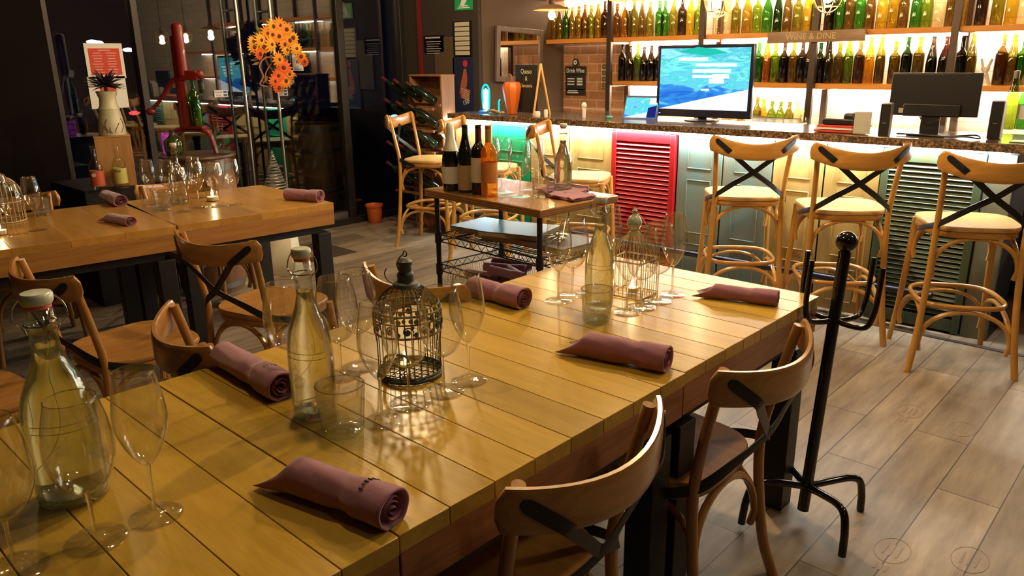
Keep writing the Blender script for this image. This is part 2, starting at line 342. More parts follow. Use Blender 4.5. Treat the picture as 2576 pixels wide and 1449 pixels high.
def cr(pts, n=6, closed=False):
    pts = [Vector(p) for p in pts]; k = len(pts); out = []
    m = k if closed else k - 1
    for i in range(m):
        p1, p2 = pts[i], pts[(i + 1) % k]
        p0 = pts[i - 1] if (i > 0 or closed) else p1 * 2 - p2
        p3 = pts[(i + 2) % k] if (i + 2 < k or closed) else p2 * 2 - p1
        for j in range(n):
            t = j / n
            out.append(.5 * ((2 * p1) + (p2 - p0) * t + (2 * p0 - 5 * p1 + 4 * p2 - p3) * t * t + (3 * p1 - p0 - 3 * p2 + p3) * t ** 3))
    if not closed: out.append(pts[-1])
    return out
def tag(o, label, cat, group=None):
    o['label'] = label; o['category'] = cat
    if group: o['group'] = group
    return o
def thing(name, label, cat, loc=(0, 0, 0), rz=0, group=None):
    o = bpy.data.objects.new(name, None); COL.objects.link(o); o.empty_display_size = .1
    o.location = loc; o.rotation_euler = (0, 0, rz); return tag(o, label, cat, group)
def struct(o): o['kind'] = 'structure'; return o
def dup(root, loc, rz=0, label=None, group=None, sc=None):
    r = root.copy(); COL.objects.link(r); r.location = loc; r.rotation_euler = (0, 0, rz)
    if label: r['label'] = label
    if group: r['group'] = group
    if sc: r.scale = sc
    for ch in list(root.children):
        c = ch.copy(); COL.objects.link(c); c.parent = r
        for g in list(ch.children):
            d = g.copy(); COL.objects.link(d); d.parent = c
    return r
def text(body, size, mat, parent, loc, rot, name='lettering', depth=.0006, bold=0, align='CENTER', sx=1.0):
    c = bpy.data.curves.new(name, 'FONT'); c.body = body; c.size = size; c.extrude = depth; c.align_x = align; c.align_y = 'CENTER'; c.offset = bold
    t = bpy.data.objects.new(name + '_c', c); COL.objects.link(t)
    me = bpy.data.meshes.new_from_object(t.evaluated_get(bpy.context.evaluated_depsgraph_get())); bpy.data.objects.remove(t)
    me.name = name; me.materials.clear(); me.materials.append(mat)
    o = bpy.data.objects.new(name, me); COL.objects.link(o); o.location = loc; o.rotation_euler = rot; o.parent = parent; o.scale = (sx, 1, 1)
    return o
ORD = ['first', 'second', 'third', 'fourth', 'fifth', 'sixth', 'seventh', 'eighth', 'ninth', 'tenth', 'eleventh', 'twelfth', 'thirteenth', 'fourteenth']
# ================================================================== THE SETTING
XW = -6.1
struct(MB().box((-1.55, 1.6, -.05), (9.3, 9.6, .1)).build('floor', M_FLOOR))
struct(MB().box((-1.55, 1.85, 2.95), (9.3, 9.1, .1)).build('ceiling', M_CEIL))
BX0 = -5.03
struct(MB().box((-4.64, 6.25, 1.45), (.80, .1, 2.9)).build('wall_back_terracotta', M_BRICK))
struct(MB().box((-.62, 6.25, 1.45), (7.24, .1, 2.9)).build('wall_back', M_BRICKW))
struct(MB().box((BX0 - .55, 5.65, 1.45), (1.08, 1.2, 2.9)).build('wall_alcove_side', M_WALLB))
struct(MB().box((BX0 - .55, 5.03, 1.45), (1.07, .04, 2.9)).build('wall_left_return', M_WALL))
struct(MB().box((3.05, 1.8, 1.45), (.1, 9, 2.9)).build('wall_right', M_WALLB))
struct(MB().box((-1.55, -2.65, 1.45), (9.3, .1, 2.9)).build('wall_front', M_WALL))
struct(MB().box((XW, -.37, 1.45), (.14, 4.45, 2.9)).build('wall_left', M_WALLL))
struct(MB().box((-1.2, 4.475, .002), (7.4, .035, .004)).build('trim_1', plain('dark_floor_strip', (.05, .04, .033), .5)))
# glazed front: posts, sill, head, panes, double door
M_FRAME = plain('dark_bronze_frame', (.024, .019, .017), .45, .3)
M_PANE = thin('window_pane', (.70, .74, .76), ior=2.1)
def pane(y0, y1, n, z0=.06, z1=2.62):
    return struct(MB().box((XW, (y0 + y1) / 2, (z0 + z1) / 2), (.012, y1 - y0, z1 - z0)).build('window_%d' % n, M_PANE, smooth=False))
for i, (y, w) in enumerate([(1.87, .05), (2.474, .05), (4.27, .075), (4.98, .05)]):
    struct(MB().box((XW, y, 1.36), (.09, w, 2.6)).build('trim_%d' % (i + 2), M_FRAME, bev=.004))
struct(MB().box((XW, 3.42, .03), (.14, 3.2, .06)).build('trim_6', M_FRAME))
struct(MB().box((XW, 3.42, 2.76), (.14, 3.2, .28)).build('trim_7', M_FRAME))
pane(1.895, 2.449, 1); pane(4.31, 4.955, 2)
M_FGLASS = thin('glass_floor_edge', (.8, .84, .86), ior=1.5)
for k, (y0, y1) in enumerate([(2.50, 3.40), (3.405, 4.232)]):
    d = struct(MB().box((XW, (y0 + y1) / 2, 1.34), (.012, y1 - y0 - .02, 2.5)).build('door_%d' % (k + 1), M_PANE, smooth=False))
    b = MB(); yh = 3.235 if k == 0 else 3.535
    b.sweep([(XW + .12, yh, .42), (XW + .12, yh, 2.35)], .016, n=12)
    for zz in (.62, 1.9): b.sweep([(XW, yh, zz), (XW + .12, yh, zz)], .012, n=8)
    b.sweep([(XW - .12, yh, .42), (XW - .12, yh, 2.35)], .016, n=12)
    b.build('door_handle', M_STEEL, d)
    MB().box((XW, (y0 + y1) / 2, .075), (.05, y1 - y0 - .02, .09)).build('bottom_rail', M_STEEL, d, bev=.003)
# outside in the dark
struct(MB().box((-14.2, 3, -.06), (16.2, 30, .1)).build('ground_outside', plain('dark_paving', (.03, .035, .045), .6)))
# ================================================================== THE BAR
bar = thing('bar_counter', 'long bar base clad in reclaimed painted doors and shutters', 'bar', (-2.86, 4.8, 0))
def inbar(mb, name, mat, **k):
    for i, v in enumerate(mb.v): mb.v[i] = v - Vector((-2.86, 4.8, 0))
    return mb.build(name, mat, bar, **k)
inbar(MB().box((-2.86, 4.82, .505), (4.18, .40, 1.01)), 'carcass', M_BLACKM)
def door_panel(x0, x1, mat, lab, cols=2, rows=3):
    w = x1 - x0; xc = (x0 + x1) / 2; y = 4.6
    b = MB().box((xc, y + .008, .50), (w - .006, .016, 1.0))
    cw = (w - .08 * (cols + 1)) / cols; hs = [.20, .36, .20][:rows]; z = .06
    for r in range(rows):
        for c in range(cols):
            cx = x0 + .08 + cw / 2 + c * (cw + .08); cz = z + hs[r] / 2
            for dz in (-hs[r] / 2, hs[r] / 2): b.box((cx, y - .001, cz + dz), (cw, .006, .008))
            for dx in (-cw / 2, cw / 2): b.box((cx + dx, y - .001, cz), (.008, .006, hs[r] + .008))
            pass
        z += hs[r] + .08
    o = inbar(b, 'door_panel', mat, bev=.002); o['label'] = lab; return o
door_panel(-4.94, -4.53, M_CREAM, 'cream painted panel at the left end of the bar', 1)
door_panel(-4.525, -4.075, M_GREEN, 'emerald green painted door panel', 1)
door_panel(-4.07, -3.68, M_CREAM, 'cream and gold worn panel', 1); door_panel(-3.675, -3.28, M_CREAM, 'cream and gold worn panel', 1)
door_panel(-2.735, -2.40, M_TEAL, 'worn teal door panel', 1); door_panel(-2.395, -2.06, M_TEAL, 'worn teal door panel', 1)
door_panel(-2.055, -1.74, M_CREAM, 'worn cream door panel', 1); door_panel(-1.735, -1.42, M_CREAM, 'worn cream door panel', 1)
def shutter(x0, x1, mat, lab, n=26):
    y = 4.592; xc = (x0 + x1) / 2; b = MB()
    for x in (x0 + .02, x1 - .02): b.box((x, y, .50), (.04, .03, .99))
    for z in (.05, .965): b.box((xc, y, z), (x1 - x0 - .08, .028, .07))
    o = inbar(b, 'shutter_frame', mat, bev=.002); o['label'] = lab
    s = MB()
    for i in range(n):
        z = .10 + (.83) * (i + .5) / n; s.box((xc, y, z), (x1 - x0 - .08, .007, .034), rx=-.75)
    s.build('louvers', mat, None).parent = o
    lv = o.children[0]; lv.location = Vector((2.86, -4.8, 0))
    return o
shutter(-3.27, -2.745, M_REDD, 'crimson louvered shutter')
shutter(-1.41, -.905, M_SAGE, 'pale sage green louvered shutter', 30)
inbar(MB().box((-.835, 4.605, .5), (.13, .02, 1.0)), 'end_plank', M_GREYG, bev=.003)
ct = MB().box((-2.2, 4.79, 1.0425), (5.46, .58, .045)).build('granite_countertop', M_GRAN, bev=.004)
tag(ct, 'brown speckled granite countertop running along the whole bar', 'countertop')
led = MB().box((-2.87, 4.555, 1.014), (4.14, .022, .010)).build('light_strip', M_LEDW)
tag(led, 'cool white light strip glowing under the bar counter edge', 'light strip')
fr = thing('foot_rail', 'blue-black metal foot rail along the bottom of the bar', 'foot rail', (-2.85, 4.53, 0))
MB().sweep([(-2.05, .06, .214), (-2.05, 0, .214), (1.8, 0, .214)], .022, n=14).build('rail', M_RAILM, fr)
for x in (-1.6, -.65, .3, 1.25):
    MB().sweep([(x, .062, .214), (x, 0, .214)], .012, n=8).build('bracket', M_RAILM, fr)
# back wall shelving
YS = 5.9
bays = [(-5.02, -4.275), (-4.225, -3.35), (-3.30, -2.415), (-2.365, -1.485), (-1.435, -.53), (-.48, .45)]
bayn = ['far left bay', 'second bay', 'third bay', 'fourth bay', 'fifth bay', 'last bay']
levels = [(1.672, 'upper', 0), (1.295, 'lower', 1), (2.06, 'top', 0)]
for z, ln, s0 in levels:
    for i, (a, c) in enumerate(bays):
        if i < s0: continue
        if ln == 'top' and i > 4: continue
        o = MB().box(((a + c) / 2, 6.045, z - .019), (c - a, .29, .038)).build('wall_shelf', M_SHELF, bev=.002)
        tag(o, 'orange wooden board of the %s wall shelf in the %s' % (ln, bayn[i]), 'shelf', 'wall shelf boards')
for i, x in enumerate([-4.25, -3.325, -2.39, -1.46, -.505]):
    t = thing('shelf_upright', 'dark steel ladder frame of the bottle wall, %s from the left' % ORD[i], 'shelf frame', (x, 5.89, .9), group='steel uprights of the bottle wall')
    MB().box((0, -.01, 1.0), (.048, .035, 2.0)).build('front_post', M_POST, t, bev=.002)
    MB().box((0, .285, 1.0), (.045, .03, 2.0)).build('rear_post', M_POST, t, bev=.002)
    for z in (.36, .73, 1.11): MB().box((0, .14, z), (.03, .27, .03)).build('cross_bar', M_POST, t)
for z, ln, s0 in levels:
    for i, (a, c) in enumerate(bays):
        if (ln == 'lower' and i < 1) or (ln == 'upper' and i < 1) or (ln == 'top' and i > 4): continue
        o = MB().box(((a + c) / 2, 6.16, z - .045), (c - a - .06, .03, .012)).build('light_strip', M_LEDC)
        tag(o, 'warm white light strip under the %s wall shelf in the %s' % (ln, bayn[i]), 'light strip', 'light strips of the bottle wall')
bc = thing('back_counter', 'low dark counter with pale top below the bottle wall', 'counter', (-2.3, 5.87, 0))
MB().box((0, .02, .44), (5.4, .56, .88)).build('cabinet', M_BLACKM, bc); MB().box((0, 0, .895), (5.4, .6, .03)).build('worktop', plain('pale_worktop', (.5, .42, .32), .4), bc, bev=.003)
# ---- wine bottles of the wall
def tint(name, c, fill=None): return thin(name, c, ior=1.8, body=.02, bodyc=c, edge=.7, edgec=tuple(x * .25 for x in c))
BC = {'amber': tint('amber_bottle_glass', (.56, .42, .10)), 'olive': tint('olive_bottle_glass', (.42, .38, .10)), 'green': tint('green_bottle_glass', (.16, .36, .10)),
      'yellow-green': tint('yellow_green_bottle_glass', (.38, .46, .10)), 'brown': tint('brown_bottle_glass', (.34, .25, .10)), 'dark green': tint('dark_green_bottle_glass', (.08, .16, .06)),
      'dark': tint('dark_bottle_glass', (.15, .11, .08)), 'clear': tint('colourless_bottle_glass', (.88, .80, .58)), 'gold': tint('gold_bottle_glass', (.68, .54, .12)), 'ruby': tint('ruby_bottle_glass', (.20, .08, .06))}
SHADE_LIQ = {'amber': (.26, .17, .05), 'olive': (.20, .16, .05), 'green': (.12, .20, .07), 'yellow-green': (.22, .24, .07), 'brown': (.15, .09, .04), 'dark green': (.04, .06, .03), 'dark': (.05, .03, .02), 'clear': (.4, .36, .25), 'gold': (.34, .26, .08), 'ruby': (.08, .025, .02)}
BORD = [(.002, 0), (.036, 0), (.0375, .004), (.0375, .185), (.036, .198), (.028, .214), (.0165, .228), (.0145, .245), (.0138, .292), (.0158, .294), (.0158, .306), (.012, .307)]
BURG = [(.002, 0), (.038, 0), (.040, .005), (.040, .150), (.037, .175), (.028, .210), (.019, .238), (.0150, .262), (.0138, .290), (.0160, .292), (.0160, .303), (.012, .304)]
FLUT = [(.002, 0), (.034, 0), (.035, .005), (.035, .150), (.032, .185), (.024, .232), (.016, .275), (.0138, .318), (.0155, .320), (.0155, .331), (.012, .332)]
SHP = {'B': BORD, 'G': BURG, 'F': FLUT}
bmesh_cache = {}
SHADE_LIQ_M = {}
def wall_bottle(u, shape, colr, z, label, group, fill, sc=1.0, y=6.03):
    key = (shape, colr, fill)
    p = at(u, 150, y=y); loc = (p.x, y, z + .0005)
    if key not in bmesh_cache:
        o = thing('wine_bottle', label, 'bottle', loc, group=group)
        MB().lathe(SHP[shape], 16).build('bottle_glass', BC[colr], o)
        if fill:  # dark wine added for the lower halves, where less backlight reaches
            if colr not in SHADE_LIQ_M: SHADE_LIQ_M[colr] = thin('shade_wine_in_%s_bottle' % colr.replace('-', '_').replace(' ', '_'), tuple(min(1, v * 2.4) for v in SHADE_LIQ[colr]), ior=1.1)
            pr = [(r * .9, h + .003) for r, h in SHP[shape][:5]]; pr.append((.001, pr[-1][1]))
            MB().lathe(pr, 14).build('wine', SHADE_LIQ_M[colr], o)
        bmesh_cache[key] = o
        if sc != 1: o.scale = (1, 1, sc)
        return o
    return dup(bmesh_cache[key], loc, 0, label, group, (1, 1, sc))
UP = {0: [(1378, 'G', 'amber'), (1393, 'B', 'gold'), (1408, 'G', 'olive'), (1424, 'B', 'green'), (1439, 'G', 'olive'), (1455, 'B', 'olive'), (1471, 'G', 'brown'), (1486, 'B', 'yellow-green'), (1503, 'G', 'olive'), (1520, 'B', 'dark')],
      1: [(1550, 'B', 'brown'), (1571, 'G', 'amber'), (1592, 'G', 'olive'), (1612, 'F', 'brown'), (1632, 'G', 'olive'), (1655, 'B', 'green'), (1669, 'B', 'green'), (1690, 'G', 'olive'), (1711, 'B', 'dark'), (1732, 'G', 'gold'), (1752, 'B', 'yellow-green')],
      2: [(1799, 'B', 'clear'), (1821, 'G', 'clear'), (1845, 'B', 'olive'), (1872, 'G', 'amber'), (1897, 'B', 'yellow-green'), (1922, 'G', 'green'), (1948, 'F', 'dark green'), (1972, 'F', 'brown'), (1997, 'B', 'olive'), (2022, 'F', 'gold'), (2042, 'B', 'yellow-green')],
      3: [(2076, 'B', 'dark'), (2100, 'B', 'green'), (2124, 'B', 'brown'), (2150, 'B', 'green'), (2176, 'F', 'brown'), (2204, 'F', 'gold'), (2232, 'B', 'amber'), (2258, 'F', 'brown'), (2289, 'F', 'green'), (2316, 'F', 'yellow-green'), (2346, 'G', 'clear'), (2377, 'B', 'brown'), (2400, 'B', 'amber')],
      4: [(2450, 'B', 'dark'), (2490, 'B', 'olive'), (2524, 'F', 'gold'), (2556, 'B', 'clear')]}
LOW = {1: [(1566, 'B', 'dark green'), (1586, 'G', 'brown'), (1605, 'B', 'yellow-green'), (1621, 'G', 'dark'), (1639, 'G', 'dark'), (1658, 'B', 'dark')],
       2: [(1908, 'B', 'green'), (1929, 'F', 'amber'), (1950, 'B', 'yellow-green'), (1973, 'B', 'dark'), (1996, 'B', 'olive'), (2018, 'B', 'dark'), (2036, 'G', 'dark')],
       3: [(2063, 'B', 'dark green'), (2086, 'F', 'olive'), (2111, 'B', 'olive'), (2135, 'F', 'yellow-green'), (2162, 'B', 'brown'), (2188, 'F', 'gold'), (2215, 'F', 'olive'), (2251, 'B', 'olive'), (2281, 'B', 'dark green'), (2311, 'B', 'olive'), (2344, 'F', 'dark'), (2377, 'G', 'ruby')],
       4: [(2418, 'B', 'dark'), (2443, 'F', 'olive'), (2519, 'B', 'brown'), (2547, 'F', 'olive'), (2573, 'B', 'green')]}
SN = {'B': 'straight-shouldered', 'G': 'slope-shouldered', 'F': 'long-necked'}
for lv, z, ln, fill in ((UP, 1.672, 'upper', False), (LOW, 1.295, 'lower', True)):
    for b, lst in lv.items():
        for i, (u, s, c) in enumerate(lst):
            lab = '%s %s bottle, %s from left, %s wall shelf, %s' % (c, SN[s], ORD[i], ln, bayn[b])
            wall_bottle(u, s, c, z, lab, 'wine bottles on the %s wall shelf' % ln, fill, random.choice([.96, 1.0, 1.04]), 6.03 + random.uniform(-.015, .015))
# ---- small bottles and items on the back counter
LBL = plain('cream_bottle_label', (.78, .70, .52), .7)
SB = [(.002, 0), (.033, 0), (.034, .004), (.034, .15), (.028, .175), (.015, .20), (.0125, .235), (.015, .237), (.015, .25), (.011, .25)]
def label_band(o, r, z0, z1, mat, a0=-PI, a1=PI, name='paper_label'):
    n = 20; vs = []; fs = []
    for i in range(n + 1):
        a = a0 + (a1 - a0) * i / n
        vs += [(r * math.cos(a), r * math.sin(a), z0), (r * math.cos(a), r * math.sin(a), z1)]
    for i in range(n): fs.append((2 * i, 2 * i + 2, 2 * i + 3, 2 * i + 1))
    return MB().add(vs, fs).build(name, mat, o)
first = None
for i, (u, c, sc) in enumerate([(1903, 'olive', 1.12), (1918, 'gold', 1.05), (1940, 'yellow-green', 1.0), (1962, 'yellow-green', 1.0), (1984, 'olive', 1.0), (2004, 'clear', 1.0), (1842, 'clear', .62), (1864, 'gold', .62), (1825, 'clear', .6), (1800, 'clear', .6), (2019, 'clear', .8)]):
    p = at(u, 300, y=5.85)
    lab = '%s bottle with cream label on the back counter, %s one built round the television' % (c, ORD[i])
    o = thing('liqueur_bottle', lab, 'bottle', (p.x, 5.85, .911), group='small labelled bottles on the back counter'); o.scale = (1, 1, sc)
    MB().lathe(SB, 16).build('bottle_glass', BC[c], o); label_band(o, .0348, .02, .125, LBL)
# twisted white figure bottle between lower bottles
p = at(2475, 200, y=6.03)
t = thing('carafe_pair', 'white twisted glass carafe on the lower shelf near the dark monitor', 'carafe', (p.x, 6.03, 1.2955))
b = MB()
for s in (-1, 1): b.sweep(cr([(s * .035, 0, 0), (s * .012, 0, .06), (-s * .012, 0, .11), (-s * .03, 0, .17)], 6), [.012] * 6 + [.016] * 7 + [.009] * 6, n=10)
b.build('glass_body', plain('frosted_white_glass', (.75, .70, .62), .3), t)
# ---- hanging WINE & DINE sign
a, c = at(1934, 94, y=5.86), at(2180, 88, y=5.86)
t = thing('hanging_wooden_sign', 'long wooden board sign lettered WINE & DINE across the upper shelf', 'sign', ((a.x + c.x) / 2, 5.845, 1.632), 0)
t.rotation_euler = (0, math.radians(-.3), 0)
MB().box((0, 0, 0), (c.x - a.x, .018, .082)).build('board', wood('sign_board_wood', (.30, .17, .08), (.20, .10, .05), (1, 8, 8), 5, .35, .4), t, bev=.003)
text('WINE & DINE', .062, plain('faded_gold_letters', (.50, .36, .17), .5), t, (-.03, -.0102, 0), (PI / 2, 0, 0), bold=.0006)
# ---- pendants above the counter
def pendant(u, v, label, kind):
    p = at(u, v, y=4.55); t = thing('pendant_lamp', label, 'lamp', (p.x, p.y, p.z), group='pendant lamps over the bar')
    MB().sweep([(0, 0, .12), (0, 0, 2.9 - p.z)], .004, n=6).build('cord', M_BLACK, t)
    MB().lathe([(.0001, .125), (.02, .125), (.024, .06), (.018, .05), (.0001, .05)], 14).build('socket', M_POST, t)
    MB().sphere((0, 0, 0), .026, 16, 10, (1, 1, 1.3)).build('bulb', M_BULB, t)
    if kind == 'disc':
        MB().lathe([(.02, .075), (.06, .07), (.135, .038), (.137, .034), (.06, .064), (.02, .069)], 32, closed=True).build('shade', plain('copper_brown_shade', (.32, .18, .09), .45, .3), t)
    else:
        b = MB()
        for k in range(4):
            a = k * PI / 4; b.sweep(cr([(.03 * math.cos(a), .03 * math.sin(a), .09), (.085 * math.cos(a), .085 * math.sin(a), .03), (.06 * math.cos(a), .06 * math.sin(a), -.055), (0, 0, -.085), (-.06 * math.cos(a), -.06 * math.sin(a), -.055), (-.085 * math.cos(a), -.085 * math.sin(a), .03), (-.03 * math.cos(a), -.03 * math.sin(a), .09)], 5), .003, n=5)
        b.sweep([(.086 * math.cos(i * PI / 12), .086 * math.sin(i * PI / 12), .02) for i in range(24)], .003, n=5, closed=True)
        b.sweep([(.064 * math.cos(i * PI / 12), .064 * math.sin(i * PI / 12), -.05) for i in range(24)], .003, n=5, closed=True)
        b.build('wire_cage', plain('brass_wire', (.55, .33, .12), .35, .8), t)
    lamp('pendant_bulb_light', (p.x, p.y, p.z - .05), 10, WARM, .03)
    return t
pendant(1388, 38, 'pendant lamp with flat copper disc shade left of the first bottle bay', 'disc')
pendant(1583, 14, 'pendant lamp with flat copper disc shade above the second bottle bay', 'disc')
pendant(1806, 8, 'wire cage pendant lamp above the lit television', 'cage')
pendant(2084, -8, 'wire cage pendant lamp above the wooden sign', 'cage')
# ---- television
def tvmat():
    m, nt, out = newmat('landscape_slide_screen'); N = nt.nodes.new; L = nt.links.new
    tc = N('ShaderNodeTexCoord'); mp = N('ShaderNodeMapping'); mp.inputs['Scale'].default_value = (2.5, 1, 9); L(tc.outputs['Object'], mp.inputs[0])
    n = N('ShaderNodeTexNoise'); n.inputs['Scale'].default_value = 2.2; n.inputs['Detail'].default_value = 7; n.inputs['Distortion'].default_value = 1.2; L(mp.outputs[0], n.inputs['Vector'])
    sp = N('ShaderNodeSeparateXYZ'); L(tc.outputs['Object'], sp.inputs[0])
    mr = N('ShaderNodeMapRange'); mr.inputs['From Min'].default_value = -.22; mr.inputs['From Max'].default_value = .22; mr.inputs['To Min'].default_value = -.35; mr.inputs['To Max'].default_value = .35; L(sp.outputs['Z'], mr.inputs[0])
    ad = N('ShaderNodeMath'); ad.operation = 'ADD'; L(n.outputs[0], ad.inputs[0]); L(mr.outputs[0], ad.inputs[1])
    ra = N('ShaderNodeValToRGB'); e = ra.color_ramp.elements; e[0].position = .18; e[0].color = (.02, .14, .62, 1); e[1].position = .9; e[1].color = (.30, .80, .92, 1)
    for pz, c in ((.36, (.04, .28, .72)), (.46, (.16, .62, .82)), (.56, (.08, .60, .66)), (.66, (.22, .85, .80)), (.76, (.06, .50, .60))):
        q = e.new(pz); q.color = (*c, 1)
    L(ad.outputs[0], ra.inputs[0]); em = N('ShaderNodeEmission'); em.inputs[1].default_value = 1.25; L(ra.outputs[0], em.inputs[0]); L(em.outputs[0], out.inputs[0]); return m
M_TVS = tvmat(); M_TVW = emit('white_screen_area', (.95, 1, 1), 1.5); M_TVG = emit('green_hill_screen_area', (.02, .62, .48), 1.0)
t = thing('television', 'large lit television showing a blue and green landscape slide', 'television', (-2.765, 4.95, 1.066), math.radians(4))
MB().box((0, 0, .268), (.715, .035, .49)).build('casing', plain('dark_glossy_bezel', (.012, .012, .03), .2), t, bev=.006)
sc = MB().box((0, -.0182, 0), (.665, .002, .415)).build('screen', M_TVS, t); sc.location = (0, 0, .283)
MB().poly([(-.332, -.0198, -.207), (.332, -.0198, -.207), (.332, -.0198, -.065), (.04, -.0198, -.125)], (0, -.0004, 0)).build('white_slide_corner', M_TVW, sc)
MB().poly([(-.20, -.0198, .185), (-.05, -.0198, .215), (.08, -.0198, .2), (.17, -.0198, .175), (.02, -.0198, .155)], (0, -.0003, 0)).build('green_hill', M_TVG, sc)
b = MB()
for x, z, w, h in ((-.08, .135, .22, .022), (.09, .095, .30, .020), (.06, .055, .28, .024), (.0, .018, .16, .018), (.13, .02, .12, .03), (.10, -.012, .11, .03), (.02, -.07, .06, .012)): b.box((x, -.0202, z), (w, .0006, h))
b.build('slide_text', M_TVW, sc)
MB().box((0, .01, .03), (.06, .02, .08)).build('stand_neck', M_CAP, t, bev=.004); MB().lathe([(.001, 0), (.12, 0), (.12, .006), (.05, .012), (.001, .012)], 28).build('stand_foot', M_CAP, t)
MB().box((-.325, -.0185, .045), (.012, .002, .006)).build('power_light', emit('blue_led', (.1, .2, 1), 4), t)
# small tilted touch screen left of television
p = at(1610, 298, z=1.066)
t = thing('touch_terminal', 'small tilted point of sale screen left of the television', 'monitor', (p.x + .01, p.y + .0, 1.066), math.radians(14))
b = MB().box((0, .0, .075), (.27, .018, .185), rx=-.42); b.build('casing', plain('navy_bezel', (.02, .02, .07), .3), t, bev=.003)
s2 = MB().box((0, 0, 0), (.245, .002, .155)).build('screen', M_TVS, t); s2.location = (0, -.0105, .078); s2.rotation_euler = (-.42, 0, 0)
MB().poly([(-.12, -.0014, -.075), (.05, -.0014, -.075), (.05, -.0014, -.035)], (0, -.0004, 0)).build('white_slide_corner', M_TVW, s2)
MB().box((.09, -.0014, .05), (.06, .001, .045)).build('white_box', M_TVW, s2)
MB().poly([(.055, -.0014, -.075), (.12, -.0014, -.075), (.12, -.0014, .02), (.055, -.0014, -.0)], (0, -.0003, 0)).build('navy_area', emit('navy_screen_area', (.03, .03, .28), .7), s2)
MB().box((0, .05, .02), (.14, .10, .04)).build('base', M_CAP, t, bev=.004)
# rear of a monitor
p = at(2370, 340, z=1.066)
t = thing('monitor', 'black computer monitor seen from behind on the bar', 'monitor', (-1.235, 4.74, 1.066), math.radians(2))
t.scale = (.95, 1, .97)
MB().box((0, 0, .225), (.47, .03, .235)).build('casing', M_CAP, t, bev=.005)
MB().box((0, 0, .3435), (.468, .012, .003)).build('top_trim', M_STEEL, t)
MB().box((0, -.02, .14), (.30, .02, .07)).build('rear_bulge', M_CAP, t, bev=.006)
MB().box((0, -.01, .06), (.10, .02, .13)).build('stand_neck', M_CAP, t, bev=.004); MB().box((0, -.02, .004), (.2, .14, .008)).build('stand_foot', M_CAP, t)
b = MB().box((-.15, -.0158, .135), (.055, .001, .028)); b.box((-.13, -.0158, .162), (.05, .001, .008)); b.build('rating_label', M_GREYP, t)
MB().sweep(cr([(-.06, -.02, .12), (-.04, -.05, .09), (.0, -.04, .07), (.05, -.04, .09)], 6), .003, n=6).build('cable', M_CAP, t)
for u, v, rz, lab, s in ((2214, 345, 8, 'black speaker left of the dark monitor', 1.0), (2493, 352, 2, 'black speaker right of the dark monitor', 1.1)):
    p = at(u, v, z=1.066)
    t = thing('desktop_speaker', lab, 'speaker', (p.x, p.y + .06, 1.066), math.radians(rz), 'black speakers on the bar')
    MB().box((0, 0, .09 * s), (.055 * s, .075, .18 * s)).build('cabinet', M_GREYP, t, bev=.006)
    MB().box((0, -.0385, .09 * s), (.050 * s, .004, .172 * s)).build('grille', M_CAP, t, bev=.004)
    MB().box((0, -.041, .075 * s), (.018, .001, .004)).build('badge', M_STEEL, t)
# clutter around monitor
p = at(2095, 335, z=1.066)
t = thing('card_terminal', 'black card terminal lying on red folders', 'card terminal', (p.x, p.y + .12, 1.105), math.radians(5))
MB().box((0, 0, .02), (.20, .09, .035)).build('body', M_CAP, t, bev=.008); MB().box((.05, 0, .045), (.07, .08, .05)).build('paper_cover', M_CAP, t, bev=.015)
for k, (c, dz) in enumerate((('red', .008), ('white', .023), ('red', .034))):
    o = MB().box((p.x + .01 * k, p.y + .11, 1.066 + dz), (.25, .17, .011)).build('folder', M_REDP if c == 'red' else M_WHITE, bev=.001)
    tag(o, ['lowest red folder under the card terminal', 'white folder between two red ones', 'uppermost red folder under the card terminal'][k], 'folder', 'folders on the bar')
p = at(2158, 340, z=1.066)
t = thing('menu_holder', 'clear acrylic holder with blank white card on the bar', 'card holder', (p.x, p.y + .05, 1.066), math.radians(4))
MB().box((0, 0, .065), (.09, .003, .12)).build('card', M_WHITE, t)
b = MB(); 
for dy in (-.006, .006): b.box((0, dy, .065), (.11, .002, .13))
b.box((0, 0, .003), (.12, .06, .006)); b.build('acrylic_stand', M_GLASS, t)
p = at(2315, 318, z=1.066)
t = thing('yellow_cup', 'yellow paper cup behind the dark monitor', 'cup', (-1.28, 4.90, 1.066))
MB().lathe([(.001, 0), (.028, 0), (.036, .085), (.034, .085), (.027, .003)], 24).build('cup_body', plain('yellow_cup', (.75, .55, .04), .5), t)
o = MB().sweep(cr([(-1.38, 4.66, 1.073), (-1.25, 4.64, 1.075), (-1.12, 4.63, 1.073), (-1.02, 4.6, 1.08), (-.96, 4.62, 1.072), (-.99, 4.66, 1.085), (-1.1, 4.65, 1.073)], 6), .0045, n=6).build('cable_bundle', M_CAP); tag(o, 'tangle of black cable in front of the dark monitor', 'cable')
for k, (u, lab) in enumerate(((2519, 'yellow-green bottle with steel cap right of the right speaker'), (2555, 'green bottle with white label at the right end of the bar'))):
    p = at(u, 330, z=1.066)
    o = thing('wine_bottle', lab, 'bottle', (p.x, p.y + .16, 1.066), group='bottles at the right end of the bar')
    MB().lathe(BORD if k else FLUT, 20).build('bottle_glass', BC['yellow-green' if k == 0 else 'green'], o)
    if k: label_band(o, .0384, .06, .14, M_WHITE)
    else: MB().lathe([(.0165, .29), (.0165, .333), (.001, .334)], 16).build('screw_cap', M_STEEL, o)
o = MB().box((-.74, 4.63, 1.069), (.16, .10, .004)).build('green_napkin_pack', plain('green_white_wrap', (.5, .6, .3), .5), bev=.001); tag(o, 'flat green and white packet at the right end of the bar', 'packet')
